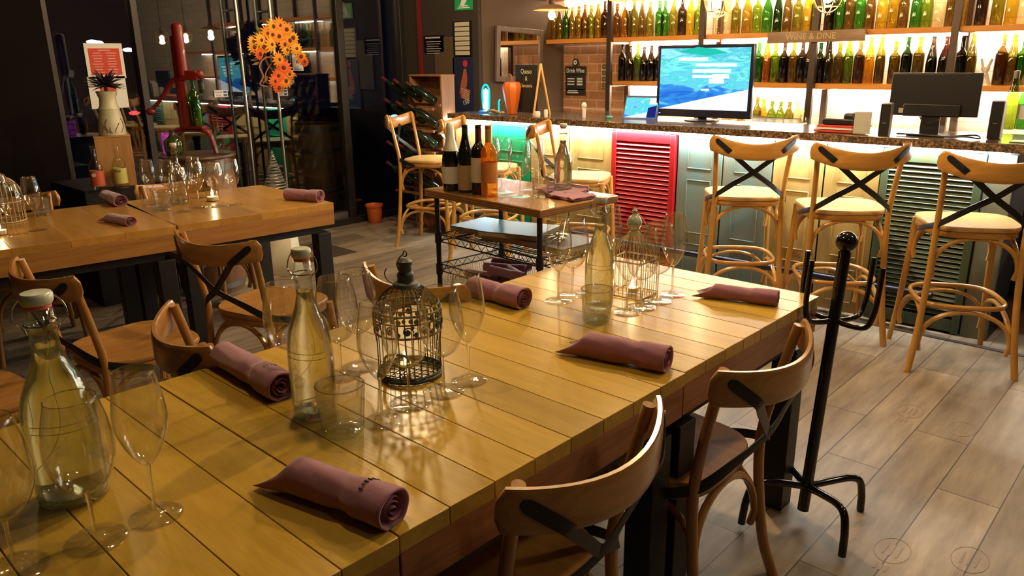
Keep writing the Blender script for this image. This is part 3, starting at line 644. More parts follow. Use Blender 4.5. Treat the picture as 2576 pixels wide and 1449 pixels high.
# items on the bar left of the television
t = thing('sandwich_board', 'small black chalkboard easel with yellow wooden legs on the bar', 'sign', (-4.11, 4.72, 1.066), math.radians(-10))
MB().box((-.13, .0, .20), (.28, .008, .37), rx=0).build('chalkboard', plain('chalkboard', (.012, .010, .010), .7), t)
M_PINE = plain('yellow_pine_stick', (.58, .30, .07), .5)
MB().sweep([(.05, -.075, .0), (.05, .0, .395)], .009, .007, n=6, up=(1, 0, 0)).build('leg', M_PINE, t); MB().sweep([(.05, .095, .0), (.05, .0, .395)], .009, .007, n=6, up=(1, 0, 0)).build('leg', M_PINE, t)
M_CHALK = plain('chalk_yellow', (.55, .48, .25), .9)
text('Queso', .052, M_CHALK, t, (-.13, -.0045, .335), (PI / 2, 0, 0)); text('&', .05, M_CHALK, t, (-.13, -.0045, .28), (PI / 2, 0, 0)); text('Charcuteria', .04, M_CHALK, t, (-.13, -.0045, .225), (PI / 2, 0, 0), sx=.8)
t = thing('ceramic_pumpkin', 'orange tall ribbed pumpkin ornament on the left of the bar', 'pumpkin', (-4.36, 4.70, 1.066)); t.scale = (1.05, 1.05, 1.05)
n = 60; vs = []; fs = []; pr = [(.0, 0), (.035, .003), (.045, .04), (.058, .10), (.072, .17), (.075, .21), (.06, .24), (.03, .245), (.0, .235)]
for i in range(n):
    a = 2 * PI * i / n; k = 1 - .10 * abs(math.cos(a * 4.5)) ** .5 * 1.0 + .05
    for r, z in pr: vs.append((r * k * math.cos(a), r * k * math.sin(a), z))
for i in range(n):
    for j in range(len(pr) - 1): fs.append((i * len(pr) + j, ((i + 1) % n) * len(pr) + j, ((i + 1) % n) * len(pr) + j + 1, i * len(pr) + j + 1))
MB().add(vs, fs).build('pumpkin_body', plain('burnt_orange_glaze', (.62, .14, .02), .4), t)
MB().sweep(cr([(0, 0, .235), (.0, 0, .265), (-.012, 0, .29), (-.03, 0, .30)], 5), [.016 - .0006 * i for i in range(16)], n=8).build('stem', plain('brown_stem', (.20, .08, .035), .6), t)
t = thing('neon_lamp', 'glowing cyan bottle-shaped neon lamp on the left end of the bar', 'lamp', (-4.66, 4.70, 1.066)); t.scale = (1.15, 1.15, 1.05)
MB().sweep(cr([(-.028, 0, .03), (-.034, 0, .10), (-.034, 0, .17), (-.022, 0, .205), (0, 0, .218), (.022, 0, .205), (.034, 0, .17), (.034, 0, .10), (.028, 0, .03)], 5), .0055, n=8).build('neon_outline', emit('cyan_neon', (0, .75, 1), 7), t)
MB().lathe([(.001, .028), (.018, .03), (.022, .06), (.015, .09), (.018, .13), (.018, .175), (.001, .19)], 16).build('neon_core', emit('white_cyan_neon', (.55, .95, 1), 9), t)
MB().lathe([(.001, 0), (.055, 0), (.055, .014), (.02, .024), (.001, .024)], 24).build('base', plain('blue_plastic_base', (.05, .15, .4), .3), t)
lamp('neon_glow', (-4.66, 4.62, 1.16), 1.6, (.05, .45, 1), .03)
t = thing('neon_stick', 'thin cyan neon stick beside the neon lamp', 'lamp', (-4.53, 4.72, 1.066))
MB().sweep(cr([(0, 0, .02), (0, 0, .05), (.001, 0, .09), (.012, 0, .11)], 4), .006, n=8).build('neon_tube', emit('cyan_neon_soft', (0, .8, .85), 3), t)
MB().box((0, 0, .01), (.05, .04, .02)).build('base', M_CAP, t, bev=.003)
t = thing('autumn_garland', 'dried autumn leaves and flowers at the foot of the pumpkin', 'garland', (-4.40, 4.60, 1.066))
for k, (c, nm) in enumerate((((.45, .28, .10), 'ochre_leaf'), ((.22, .24, .08), 'olive_leaf'), ((.55, .50, .45), 'white_bloom'))):
    b = MB()
    for i in range(9):
        a = random.uniform(0, 6.28); r = random.uniform(.0, .05); x, y = -.05 + 1.8 * r * math.cos(a), .5 * r * math.sin(a); z = random.uniform(.008, .035)
        b.sphere((x, y, z), .014, 6, 4, (1.2, .8, .5))
    b.build('leaves', plain(nm, c, .8), t)
for k, (x, y, r, h, c, lab) in enumerate(((-4.0, 4.60, .022, .04, (.75, .70, .66), 'small white pot under the chalkboard easel'), (-3.93, 4.62, .014, .055, (.8, .75, .62), 'small cream jar right of the chalkboard easel'), (-3.62, 4.7, .013, .11, (.72, .70, .70), 'white and yellow bottle-stopper figure in front of the brick wall'), (-3.42, 4.75, .02, .018, (.05, .35, .25), 'small green dish right of the stopper figure'))):
    t = thing(['pot', 'jar', 'bottle_stopper', 'dish'][k], lab, ['pot', 'jar', 'figure', 'dish'][k], (x, y, 1.066))
    MB().lathe([(.001, 0), (r, 0), (r * 1.1, h * .6), (r * .9, h), (.001, h)], 16).build('body', plain('ornament_%d' % k, c, .4), t)
    if k == 2:
        MB().sphere((0, 0, .09), .022, 12, 8, (1, .7, 1.2)).build('head', plain('white_head', (.7, .68, .7), .5), t)
# ---- signs on the brick wall
p = at(1449, 190, y=6.19)
t = thing('hanging_plaque', 'black hanging plaque lettered Drink Wine on the brick wall', 'sign', (p.x, 6.185, 0))
def zz(v): return at(1449, v, y=6.19).z
MB().box((0, 0, zz(178)), (.26, .010, .085)).build('top_board', plain('black_board', (.018, .014, .012), .6), t, bev=.004)
b = MB().box((0, 0, zz(207)), (.25, .010, .155)); b.box((0, 0, zz(231)), (.25, .010, .065)); b.build('lower_boards', MATS['black_board'], t, bev=.004)
text('Drink Wine', .058, M_WHITE, t, (0, -.0056, zz(178)), (PI / 2, 0, 0), bold=.001, sx=.8)
b = MB()
for r in range(3):
    b.box((-.055, -.0058, zz(198 + r * 7)), (.09, .0008, .012)); b.box((.055, -.0058, zz(198 + r * 7)), (.07, .0008, .018))
b.box((-.03, -.0058, zz(228)), (.12, .0008, .008)); b.box((-.03, -.0058, zz(233)), (.14, .0008, .012)); b.build('small_lettering', M_WHITE, t)
b = MB().lathe([(.001, 0), (.036, 0), (.036, .008), (.001, .008)], 24, Matrix.Translation((0, .0, zz(157))) @ Matrix.Rotation(PI / 2, 4, 'X')); b.build('round_badge', MATS['black_board'], t)
MB().lathe([(.008, 0), (.022, 0), (.022, .003), (.008, .003)], 24, Matrix.Translation((0, -.008, zz(157))) @ Matrix.Rotation(PI / 2, 4, 'X'), closed=True).build('badge_ring', M_WHITE, t)
MB().sweep([(-.06, 0, zz(172)), (0, 0, zz(133)), (.06, 0, zz(172))], .002, n=5).build('cord', M_POST, t)
p = at(1521, 190, y=6.19)
t = thing('rope_plaque', 'narrow pale wooden plaque with four square motifs by the steel post', 'sign', (p.x, 6.185, 0))
z0, z1 = at(1521, 222, y=6.19).z, at(1521, 160, y=6.19).z
MB().box((0, 0, (z0 + z1) / 2), (.07, .012, z1 - z0)).build('board', plain('pale_plaque', (.66, .50, .28), .7), t, bev=.003)
b = MB()
for k in range(4):
    zc = z0 + (z1 - z0) * (k + .5) / 4
    for s in (-1, 1):
        b.box((s * .018, -.0065, zc), (.012, .0012, .035)); b.box((0, -.0065, zc + s * .018), (.036, .0012, .01))
    b.box((0, -.0065, zc), (.012, .0012, .03))
b.build('motifs', plain('plaque_brown', (.14, .08, .04), .8), t)
# ---- mirror on the side wall
t = thing('wall_mirror', 'mirror in a wide dark wooden frame on the side wall', 'mirror', (BX0 + .03, 5.50, 1.53), 0); t.rotation_euler = (math.radians(-3), 0, 0)
b = MB(); W2, H2, f = .32, .245, .05
for s in (-1, 1):
    b.box((0, s * (W2 - f / 2), 0), (.03, f, 2 * H2)); b.box((0, 0, s * (H2 - f / 2)), (.03, 2 * W2 - 2 * f, f))
b.build('frame', wood('dark_walnut_frame', (.16, .10, .07), (.09, .055, .04), (10, 10, 1.5), 3, .4, .3), t, bev=.005)
m, nt, out = newmat('mirror_silver'); P(nt, out, Base_Color=(.85, .85, .85, 1), Metallic=1.0, Roughness=.02)
MB().box((.0, 0, 0), (.006, 2 * (W2 - f), 2 * (H2 - f))).build('mirror_glass', m, t)
# ---- left return wall: exit sign, price list, poster, panel with text
def onret(u, v): return at(u, v, y=4.995)
def card(name, lab, cat, u0, v0, u1, v1, mat):
    a, c = onret(u0, v1), onret(u1, v0); t = thing(name, lab, cat, ((a.x + c.x) / 2, 5.004, (a.z + c.z) / 2)); w, h = c.x - a.x, c.z - a.z
    MB().box((0, 0, 0), (w, .008, h)).build('board', mat, t); return t, w, h
t, w, h = card('exit_sign', 'green running-figure exit sign high on the dark wall', 'sign', 1143, -22, 1186, 27, plain('exit_green', (.01, .33, .10), .5))
b = MB().poly([(-.04, -.005, -.03), (.0, -.005, -.05), (.05, -.005, .01), (.02, -.005, .05), (-.01, -.005, .03)], (0, -.001, 0)); b.sphere((.03, -.005, .075), .016, 10, 6, (1, .2, 1)); b.build('running_figure', M_WHITE, t)
b = MB(); b.box((0, -.0045, -h / 2 + .02), (w * .7, .001, .008)); b.box((0, -.0045, -h / 2 + .035), (w * .5, .001, .008)); b.build('small_lettering', M_WHITE, t)
t, w, h = card('price_list', 'pale price list in a black holder under the exit sign', 'notice', 1140, 52, 1184, 142, M_CAP)
b = MB()
for k in range(7): b.box((0, -.0045, h / 2 - h * (k + .6) / 7.3), (w * .78, .001, h / 7.3 * .82))
b.build('list_cards', plain('list_paper', (.55, .48, .34), .7), t)
t, w, h = card('wine_poster', 'dark blue poster with a red and orange figure and a price', 'poster', 1142, 144, 1187, 288, plain('poster_navy', (.012, .014, .05), .6))
MB().poly([(-.03, -.005, .02), (-.05, -.005, -.1 + h * .05), (.05, -.005, .0), (.06, -.005, .08), (.05, -.005, .15), (.02, -.005, .16), (.0, -.005, .1)], (0, -.001, 0)).build('orange_figure', plain('poster_orange', (.40, .10, .03), .7), t)
MB().sphere((.035, -.005, h / 2 - .055), .03, 12, 8, (1, .06, 1)).build('red_head', plain('poster_red', (.6, .03, .03), .7), t)
b = MB().box((.03, -.006, -.065), (.11, .001, .10), ry=.3); b.build('orange_patch', MATS['poster_orange'], t)
b = MB()
for k in range(5): b.box((.025 + .004 * k, -.0075, -.03 - .02 * k), (.10, .001, .006), ry=.3)
b.build('poster_lettering', MATS['list_paper'], t)
text('150', .06, MATS['list_paper'], t, (.035, -.0075, -.14), (PI / 2, -.3, 0), bold=.001)
t, w, h = card('wall_notice', 'black notice with white lettering on the dark wall left of the price list', 'notice', 1066, 88, 1114, 132, M_WALLL)
b = MB().box((-.01, -.0045, h / 2 - .02), (w * .75, .001, .014))
for k in range(6): b.box((-.005 * (k % 3), -.0045, h / 2 - .055 - .021 * k), (w * (.75 - .07 * (k % 3)), .001, .006))
b.build('lettering', plain('dim_white_letters', (.5, .48, .44), .7), t)
t, w, h = card('brown_wall_patch', 'brown patch on the dark wall behind the wine rack', 'panel', 1096, 92, 1139, 230, plain('brown_patch', (.10, .06, .03), .7))  # plain brown rectangle set on the dark wall
o = MB().box((-5.26, 4.99, 1.45), (.03, .03, 2.2)).build('red_reflection', plain('deep_red_reflection', (.16, .006, .008), .5)); o.location.x = -.55; tag(o, 'dark red vertical reflection left of the wine rack', 'pole')  # red reflection in the glazing, built as a solid coloured bar
# ---- wine rack with bottles
t = thing('wine_rack', 'wooden open wine rack box at the left end of the bar', 'wine rack', (-5.17, 4.55, 0))
M_CRATE = wood('orange_crate_pine', (.34, .17, .075), (.24, .11, .045), (10, 10, 1.2), 3, .6, 0)
MB().box((.2, 0, .69), (.018, .15, 1.38)).build('side_panel', M_CRATE, t, bev=.002); MB().box((-.2, 0, .69), (.018, .15, 1.38)).build('side_panel', M_CRATE, t, bev=.002)
b = MB()
for k in range(4): b.box((-.15 + .1 * k, .068, .69), (.097, .014, 1.38))
b.build('back_boards', M_CRATE, t, bev=.002)
MB().box((0, 0, 1.372), (.42, .16, .016)).build('top_panel', M_CRATE, t, bev=.002)
b = MB()
for r in range(5): b.box((-.08, -.085, 1.13 - .185 * r), (.56, .012, .02)); b.box((-.08, -.17, 1.10 - .185 * r), (.56, .012, .02)); b.box((.13, -.12, 1.10 - .185 * r), (.012, .11, .012)); b.box((-.3, -.12, 1.10 - .185 * r), (.012, .11, .012))
b.build('rack_bar', M_CRATE, t)
M_DKB = plain('dark_green_wine_glass', (.006, .014, .010), .08, spec=.8)
first = None; rn = ['top', 'second', 'third', 'fourth', 'fifth']
for r in range(5):
    for c in range(3):
        lab = 'dark wine bottle lying in the rack, %s of the %s row' % (['right one', 'middle one', 'left one'][c], rn[r])
        loc = (-4.99 - .165 * c + (.02 if r % 2 else 0), 4.42, 1.16 - .185 * r + .02 * c)
        if first is None:
            first = thing('wine_bottle', lab, 'bottle', loc, group='bottles lying in the wooden wine rack')
            M = Matrix.Rotation(math.radians(-58), 4, 'Y') @ Matrix.Rotation(math.radians(18), 4, 'X')
            MB().lathe(BORD, 18, M).build('bottle_glass', M_DKB, first); MB().lathe([(.0163, .25), (.0168, .30), (.0168, .309), (.001, .31)], 14, M).build('foil_capsule', plain('dark_red_foil', (.06, .012, .015), .3), first)
        else: dup(first, loc, 0, lab)
# ================================================================== TABLES
def table(label, loc, rz, W, L, pitch, mt, ma, flip=False):
    """origin at the near right corner of the top, on the floor; x runs to -W, y runs to L"""
    t = thing('dining_table', label, 'table', loc, rz, 'plank-topped dining tables')
    T = .755; b = MB(); n = round(L / pitch)
    for i in range(n): b.box((-W / 2, pitch * (i + .5), T - .0175), (W, pitch - (.0016 if pitch < .2 else .0008), .035))
    b.build('plank_top', mt, t, bev=.0013 if pitch < .2 else .0008)
    a = MB()
    for x in (-.014, -W + .014): a.box((x, L / 2, T - .035 - .0425), (.026, L - .004, .085))
    for y in (.014, L - .014): a.box((-W / 2, y, T - .035 - .0425), (W - .056, .026, .085))
    a.build('apron', ma, t, bev=.002)
    f = MB(); z = T - .12 - .022
    for x in (-.06, -W + .06): f.box((x, L / 2, z), (.05, L - .12, .044))
    for y in (.06, L - .06): f.box((-W / 2, y, z), (W - .17, .05, .044))
    f.build('steel_frame', M_BLACKM, t, bev=.002)
    for x in (-.055, -W + .055):
        for y in (.06, L - .06): MB().box((x, y, (T - .164) / 2), (.08, .08, T - .164)).build('leg', M_BLACKM, t, bev=.003)
    return t
M_TABLEF = wood('varnished_pine_planks_far', (.56, .365, .050), (.43, .26, .030), (1.2, 9, 9), 2.2, .3, .15, pitch=.104, axis=1, knots=.16)
table('long yellow plank table section in the middle, with the dark birdcage', (-.875, .66, 0), 0, .93, .898, .1125, M_TABLE, M_APRON)
table('yellow plank table section nearest the bar, with the pale birdcage', (-.878, 1.562, 0), 0, .885, .832, .104, M_TABLEF, M_APRON)
table('yellow plank table section at the bottom left, with the green water bottle', (-.873, -.242, 0), 0, .94, .90, .1125, M_TABLE, M_APRON)
table('left-hand orange plank table section at the frame edge, with the cream birdcage', (-3.724, .634, 0), math.radians(-6.8), .90, .90, .225, wood('varnished_pine_planks_orange', (.50, .27, .06), (.40, .19, .035), (1.2, 9, 9), 2.2, .33, .45, pitch=.225, axis=1, knots=.12), M_APRON2)
table('left-hand orange plank table section near the glass door, with the tealight', (-3.615, 1.535, 0), math.radians(-4.6), .90, .84, .21, wood('varnished_pine_planks_left_far', (.50, .27, .06), (.40, .19, .035), (1.2, 9, 9), 2.2, .33, .45, pitch=.21, axis=1, knots=.16), M_APRON2)
# ================================================================== CHAIRS AND STOOLS
def superell(ax, ay, n, N=40, cy=0, taper=0):
    o = []
    for i in range(N):
        a = 2 * PI * i / N; c, s = math.cos(a), math.sin(a)
        x = ax * math.copysign(abs(c) ** (2 / n), c); y = ay * math.copysign(abs(s) ** (2 / n), s)
        o.append((x * (1 + taper * y / ay), y + cy))
    return o
def make_chair(name, label, cat, SZ, TZ, stool, mv, mh, ms, loc, rz, group):
    t = thing(name, label, cat, loc, rz, group)
    ol = superell(.212, .205, 3.6, 44, 0, .07); b = MB(); vs = []; fs = []; N = len(ol)
    rings = [(.90, -.024), (.985, -.022), (1.0, -.014), (1.0, -.006), (.985, 0), (.90, -.001), (.6, -.006), (.25, -.008), (.001, -.008)]
    for k, h in rings: vs += [(x * k, y * k, SZ + h) for x, y in ol]
    for r in range(len(rings) - 1):
        for i in range(N): fs.append((r * N + i, r * N + (i + 1) % N, (r + 1) * N + (i + 1) % N, (r + 1) * N + i))
    b.add(vs, fs).build('seat', ms, t, ang=60)
    MB().sweep([(x * .93, y * .93, SZ - .038) for x, y in ol], .009, .017, n=8, up=(0, 0, 1), closed=True, sq=.6).build('seat_frame', mh, t)
    fx = .215 if stool else .20
    for s in (-1, 1):
        if stool: pts = [(s * .235, -.245, 0), (s * .213, -.225, .18), (s * .196, -.208, .42), (s * .188, -.20, SZ - .03), (s * .193, -.222, SZ + .12), (s * .207, -.27, TZ - .012)]
        else: pts = [(s * .215, -.265, 0), (s * .197, -.225, .15), (s * .187, -.20, SZ - .03), (s * .193, -.222, SZ + .14), (s * .207, -.27, TZ - .012)]
        q = cr(pts, 6); MB().sweep(q, [.0165 - .003 * i / len(q) for i in range(len(q))], n=12).build('leg', mv, t)
        pts = [(s * .225, .235, 0), (s * .205, .213, .25), (s * .185, .185, SZ - .03)] if stool else [(s * .205, .215, 0), (s * .193, .20, .2), (s * .18, .18, SZ - .03)]
        q = cr(pts, 6); MB().sweep(q, [.0135 + .004 * i / len(q) for i in range(len(q))], n=12).build('leg', mv, t)
    # curved top rail
    RW = .234 if stool else .250; BU = .105 if stool else .092
    pts = []; hh = []; ww = []; K = 22
    for i in range(K + 1):
        a = -1 + 2 * i / K; x = RW * math.sin(a * PI / 2 * .93) / math.sin(PI / 2 * .93)
        y = -.268 - BU * (1 - (x / RW) ** 2) + .012 * abs(a) ** 8
        pts.append((x, y, TZ - .045 - (.046 if stool else .026) * (1 - (x / RW) ** 2))); e = min(1, (1 - abs(a)) / .10 + .001); hh.append(.045 * max(.45, math.sqrt(1 - (1 - e) ** 2))); ww.append(.0095)
    MB().sweep(pts, ww, hh, n=12, up=(0, 0, 1), sq=.55).build('top_rail', mh, t, ang=50)
    # dark steel cross straps
    zc = SZ + (.50 if stool else .40) * (TZ - .05 - SZ)
    for s in (-1, 1):
        o = -.004 if s > 0 else 0
        yr = lambda x: -(.268 + BU * (1 - (x / RW) ** 2)) - .0125
        x0, zt = RW - .022, TZ - .028; pts = []
        for f in (0, .16, .32, .48, .72, 1):
            z = zt + (zc - zt) * f; x = x0 * (1 - f); yb = yr(x0 * .68); yy = yr(x) if f < .33 else yb + (f - .32) / .68 * (-.30 + o - yb)
            pts.append((s * x, yy if f < 1 else -.30 + o, z))
        pts += [(-s * .10, -.262 + o, zc * .48 + (SZ + .02) * .52), (-s * .185, -.215, SZ + .016), (-s * .222, -.13, SZ - .018), (-s * .226, -.05, SZ - .042)]
        q = cr(pts, 5); ups = []
        for i in range(len(q)):
            f = min(1, max(0, (i / (len(q) - 1) - .62) / .2)); g = max(0, q[i].x * s) * 2 * BU / RW ** 2
            ups.append(Vector((s * g * (1 if f == 0 else 0) - s * f, -(1 - f), 0)).normalized())
        MB().sweep(q, [.007, .0135] + [.0145] * (len(q) - 4) + [.0135, .007], .0022, n=8, up=ups, sq=.4).build('cross_strap', M_STRAP, t)
    def legat(sx, sy, z):
        if stool:
            f = z / (SZ - .03)
            return Vector((sx * (.222 - .036 * f), (.228 - .043 * f) if sy > 0 else -(.24 - .04 * f), z))
        f = z / (SZ - .03)
        return Vector((sx * (.20 - .02 * f), (.21 - .03 * f) if sy > 0 else -(.25 - .05 * f), z))
    def arch(A, B, z1, nm, r=.010):
        C = (A + B) / 2; q = []
        for i in range(19):
            a = PI * i / 18; k = math.cos(a); h = math.sin(a) ** .75
            p = C + (A - C) * k; p = p.lerp(Vector((0, 0, p.z)), .07 * h); q.append((p.x, p.y, A.z + (z1 - A.z) * h))
        q = [(A.x * .96, A.y * .96, A.z - .045)] + q + [(B.x * .96, B.y * .96, B.z - .045)]
        MB().sweep(q, r, r * 1.15, n=8, up=(0, 0, 1) if False else None).build(nm, mv, t)
    z0 = SZ - .20 if stool else .22
    for (a, c) in (((-1, -1), (1, -1)), ((1, -1), (1, 1)), ((1, 1), (-1, 1)), ((-1, 1), (-1, -1))):
        A, B = legat(*a, z0), legat(*c, z0); A.x *= .93; A.y *= .93; B.x *= .93; B.y *= .93
        arch(A, B, SZ - .055, 'arch_brace')
    if stool:
        ro = superell(.196, .205, 3.2, 40, 0, 0)
        MB().sweep([(x, y, .33) for x, y in ro], .010, .013, n=10, up=(0, 0, 1), closed=True).build('foot_ring', mh, t)
        for (a, c) in (((-1, -1), (1, -1)), ((1, -1), (1, 1)), ((1, 1), (-1, 1)), ((-1, 1), (-1, -1))):
            A, B = legat(*a, .15), legat(*c, .15); A.x *= .93; A.y *= .93; B.x *= .93; B.y *= .93
            arch(A, B, .307, 'lower_arch_brace')
    return t
def frot(phi): return math.radians(phi - 90)
CG = 'cross-back bentwood dining chairs'
chA = make_chair('dining_chair', 'cross-back wooden dining chair nearest the camera on the right', 'chair', .445, .815, False, M_CHAIR, M_CHAIRH, M_SEAT, (-1.055, 1.05, 0), frot(181), CG)
for x, y, f, lab in ((-1.03, 1.74, 180, 'cross-back dining chair beside the black coat stand'), (-1.97, 1.12, 77, 'cross-back dining chair behind the napkin at the left table corner'),
                     (-1.965, 1.86, 94, 'cross-back dining chair behind the dark birdcage'), (-3.10, 1.70, 104, 'cross-back dining chair with full back view in the aisle, right one'),
                     (-3.05, 1.06, 95, 'dark-lit cross-back dining chair in the aisle at the left frame edge'), (-2.93, .44, 95, 'dining chair at the left edge showing only its seat corner'),
                     (-4.42, 2.02, 0, 'dining chair tucked behind the left-hand table, its rail beside the tumbler'), (-4.62, 1.12, -8, 'dining chair behind the left-hand table near the cream birdcage')):
    dup(chA, (x, y, 0), frot(f), lab, CG)
SG = 'cross-back bentwood bar stools'
st = make_chair('bar_stool', 'leftmost golden bar stool, next to the wine rack', 'bar stool', .722, 1.088, True, M_STOOL, M_STOOLH, M_STSEAT, (-4.83, 4.22, 0), frot(24), SG)
for x, y, f, lab in ((-4.12, 4.16, 25, 'golden bar stool hidden behind the wine bottles on the cart'), (-3.27, 4.21, 27, 'golden bar stool with its back beside the green door panel'),
                     (-2.082, 4.27, 125, 'golden bar stool in front of the teal panel'), (-1.491, 4.226, 124.5, 'golden bar stool behind the coat stand'),
                     (-.865, 4.20, 118.5, 'golden bar stool in front of the sage green shutter at right')):
    dup(st, (x, y, 0), frot(f), lab, SG)
t = thing('side_table', 'low wooden table with black legs past the right end of the bar', 'table', (-.30, 5.0, 0))
MB().box((0, 0, .43), (.5, .4, .04)).build('top', M_STOOLH, t, bev=.003)
for x in (-.2, .2):
    for y in (-.16, .16): MB().box((x, y, .205), (.03, .03, .41)).build('leg', M_BLACKM, t)
# ================================================================== COAT STAND
t = thing('coat_stand', 'glossy black metal coat stand with ball top and U-shaped hooks', 'coat stand', (-.822, 2.30, 0)); t.rotation_euler = (math.radians(-5.6), math.radians(.6), 0)
MB().sweep([(0, 0, .035), (0, 0, .92)], .0185, n=18).build('pole', M_GLOSSB, t)
MB().sphere((0, 0, .95), .033, 18, 12).build('ball_finial', M_GLOSSB, t)
for k in range(4):
    M = Matrix.Rotation(k * PI / 2 - .35, 4, 'Z')
    MB().sweep(cr([(0, 0, .70), (.05, 0, .695), (.115, 0, .705), (.136, 0, .75), (.140, 0, .81), (.140, 0, .895)], 6), .0085, n=10, M=M).build('hook', M_GLOSSB, t)
for k in range(4):
    a = k * PI / 2 - .62; M = Matrix.Rotation(a, 4, 'Z'); dz = (.22 * math.sin(a)) * .09
    MB().sweep(cr([(0, 0, .12), (.08, 0, .135), (.16, 0, .145), (.20, 0, .13), (.216, 0, .08), (.22, 0, .04), (.222, 0, .012 + dz * .6 if dz > 0 else .012 + dz)], 6), .0125, n=10, M=M).build('leg', M_GLOSSB, t)
# ================================================================== GLASSWARE
T0 = .7555
def bowl_profile(outer, th=.0011):
    inner = [(max(r - th, .0005), z + (.0015 if i == 0 else 0)) for i, (r, z) in enumerate(outer)]
    return outer + [(outer[-1][0] - th / 2, outer[-1][1] + th / 2)] + inner[::-1]
def smoothp(p, n=4): return [(v.x, v.z) for v in cr([(r, 0, z) for r, z in p], n)]
GP = {'flute': (.044, .098, [(.003, .098), (.012, .104), (.028, .130), (.040, .163), (.0425, .185), (.040, .215), (.036, .24), (.0315, .268)]),
      'wine': (.048, .088, [(.003, .088), (.015, .092), (.036, .110), (.049, .142), (.0515, .170), (.048, .205), (.042, .232), (.037, .252)])}
GC = {}
def glass(kind, x, y, label, group, z=T0, sc=1.0):
    if kind in GC: return dup(GC[kind], (x, y, z), random.uniform(0, 6), label, group, (sc, sc, sc))
    t = thing('flute_glass' if kind == 'flute' else 'wine_glass', label, 'glass', (x, y, z), 0, group); fr_, zs, bp_ = GP[kind]
    MB().lathe(bowl_profile(smoothp(bp_, 4)), 40).build('bowl', M_GLASS, t, ang=70)
    MB().sweep([((bp_[-1][0] - .0006) * math.cos(a * PI / 20), (bp_[-1][0] - .0006) * math.sin(a * PI / 20), bp_[-1][1]) for a in range(40)], .0009, n=6, closed=True).build('rim', M_RIM, t)
    MB().lathe(smoothp([(.0035, .012), (.0032, .03), (.0032, zs * .8), (.0045, zs + .001), (.0001, zs + .002)], 3), 14).build('stem', M_STEM, t, ang=70)
    MB().lathe([(.0001, 0), (fr_ - .001, 0), (fr_, .0008), (fr_ - .001, .0018), (fr_ * .5, .0035), (.010, .007), (.0045, .014), (.0001, .016)], 36).build('foot', M_FOOT, t, ang=70)
    GC[kind] = t
    if sc != 1: t.scale = (sc, sc, sc)
    return t
G1 = 'stemware around the dark birdcage'; G2 = 'stemware around the pale birdcage'; G0 = 'stemware at the bottom left'; G3 = 'stemware on the left-hand table'; G4 = 'stemware on the service cart'
for k, u, v, lab, g in (('flute', 393, 1297, 'empty tulip glass alone at lower left, right of the green water bottle', G0), ('wine', 243, 1358, 'wine glass directly in front of the green water bottle', G0), ('wine', 40, 1432, 'wine glass cut by the bottom left corner', G0),
                        ('flute', 962, 1060, 'tulip glass just right of the near dimpled tumbler', G1), ('wine', 1030, 1015, 'large wine glass in front of the dark birdcage', G1), ('wine', 1117, 985, 'wine glass at the right edge of the dark birdcage', G1), ('flute', 1180, 957, 'tulip glass farthest right of the dark birdcage group', G1),
                        ('wine', 735, 965, 'wine glass peeking out left of the swing-top bottle', G1), ('wine', 860, 945, 'wine glass between the swing-top bottle and the birdcage, behind the tumbler', G1), ('wine', 908, 922, 'tall wine glass left behind the dark birdcage', G1),
                        ('flute', 1404, 757, 'leftmost tulip glass of the pale birdcage group', G2), ('wine', 1440, 740, 'second glass from the left in the pale birdcage group', G2), ('flute', 1577, 786, 'tulip glass in front of the pale birdcage', G2), ('wine', 1612, 773, 'wine glass right in front of the pale birdcage', G2),
                        ('wine', 1652, 757, 'wine glass second from the right in the pale birdcage group', G2), ('flute', 1690, 741, 'rightmost tulip glass of the pale birdcage group', G2), ('flute', 1530, 715, 'tulip glass hidden behind the far swing-top bottle', G2)):
    p = at(u, v, z=T0); glass(k, p.x, p.y, lab, g)
for k, u, v, lab in (('flute', 96, 579, 'tulip glass right of the cream birdcage on the left-hand table'), ('wine', 44, 590, 'wine glass in front of the cream birdcage'), ('wine', 14, 558, 'wine glass at the left frame edge behind the cream birdcage'), ('flute', 384, 517, 'leftmost tulip glass near the purple holder'), ('wine', 430, 508, 'wine glass behind the left-hand tumbler'),
                     ('wine', 460, 533, 'wine glass right of the left-hand tumbler'), ('flute', 503, 522, 'tulip glass left of the tealight'), ('wine', 549, 519, 'wine glass just right of the tealight'), ('flute', 593, 515, 'rightmost tulip glass of the left-hand table'), ('wine', 498, 498, 'wine glass behind the tealight')):
    p = at(u, v, z=T0); glass(k, p.x, p.y, lab, G3, sc=.93)
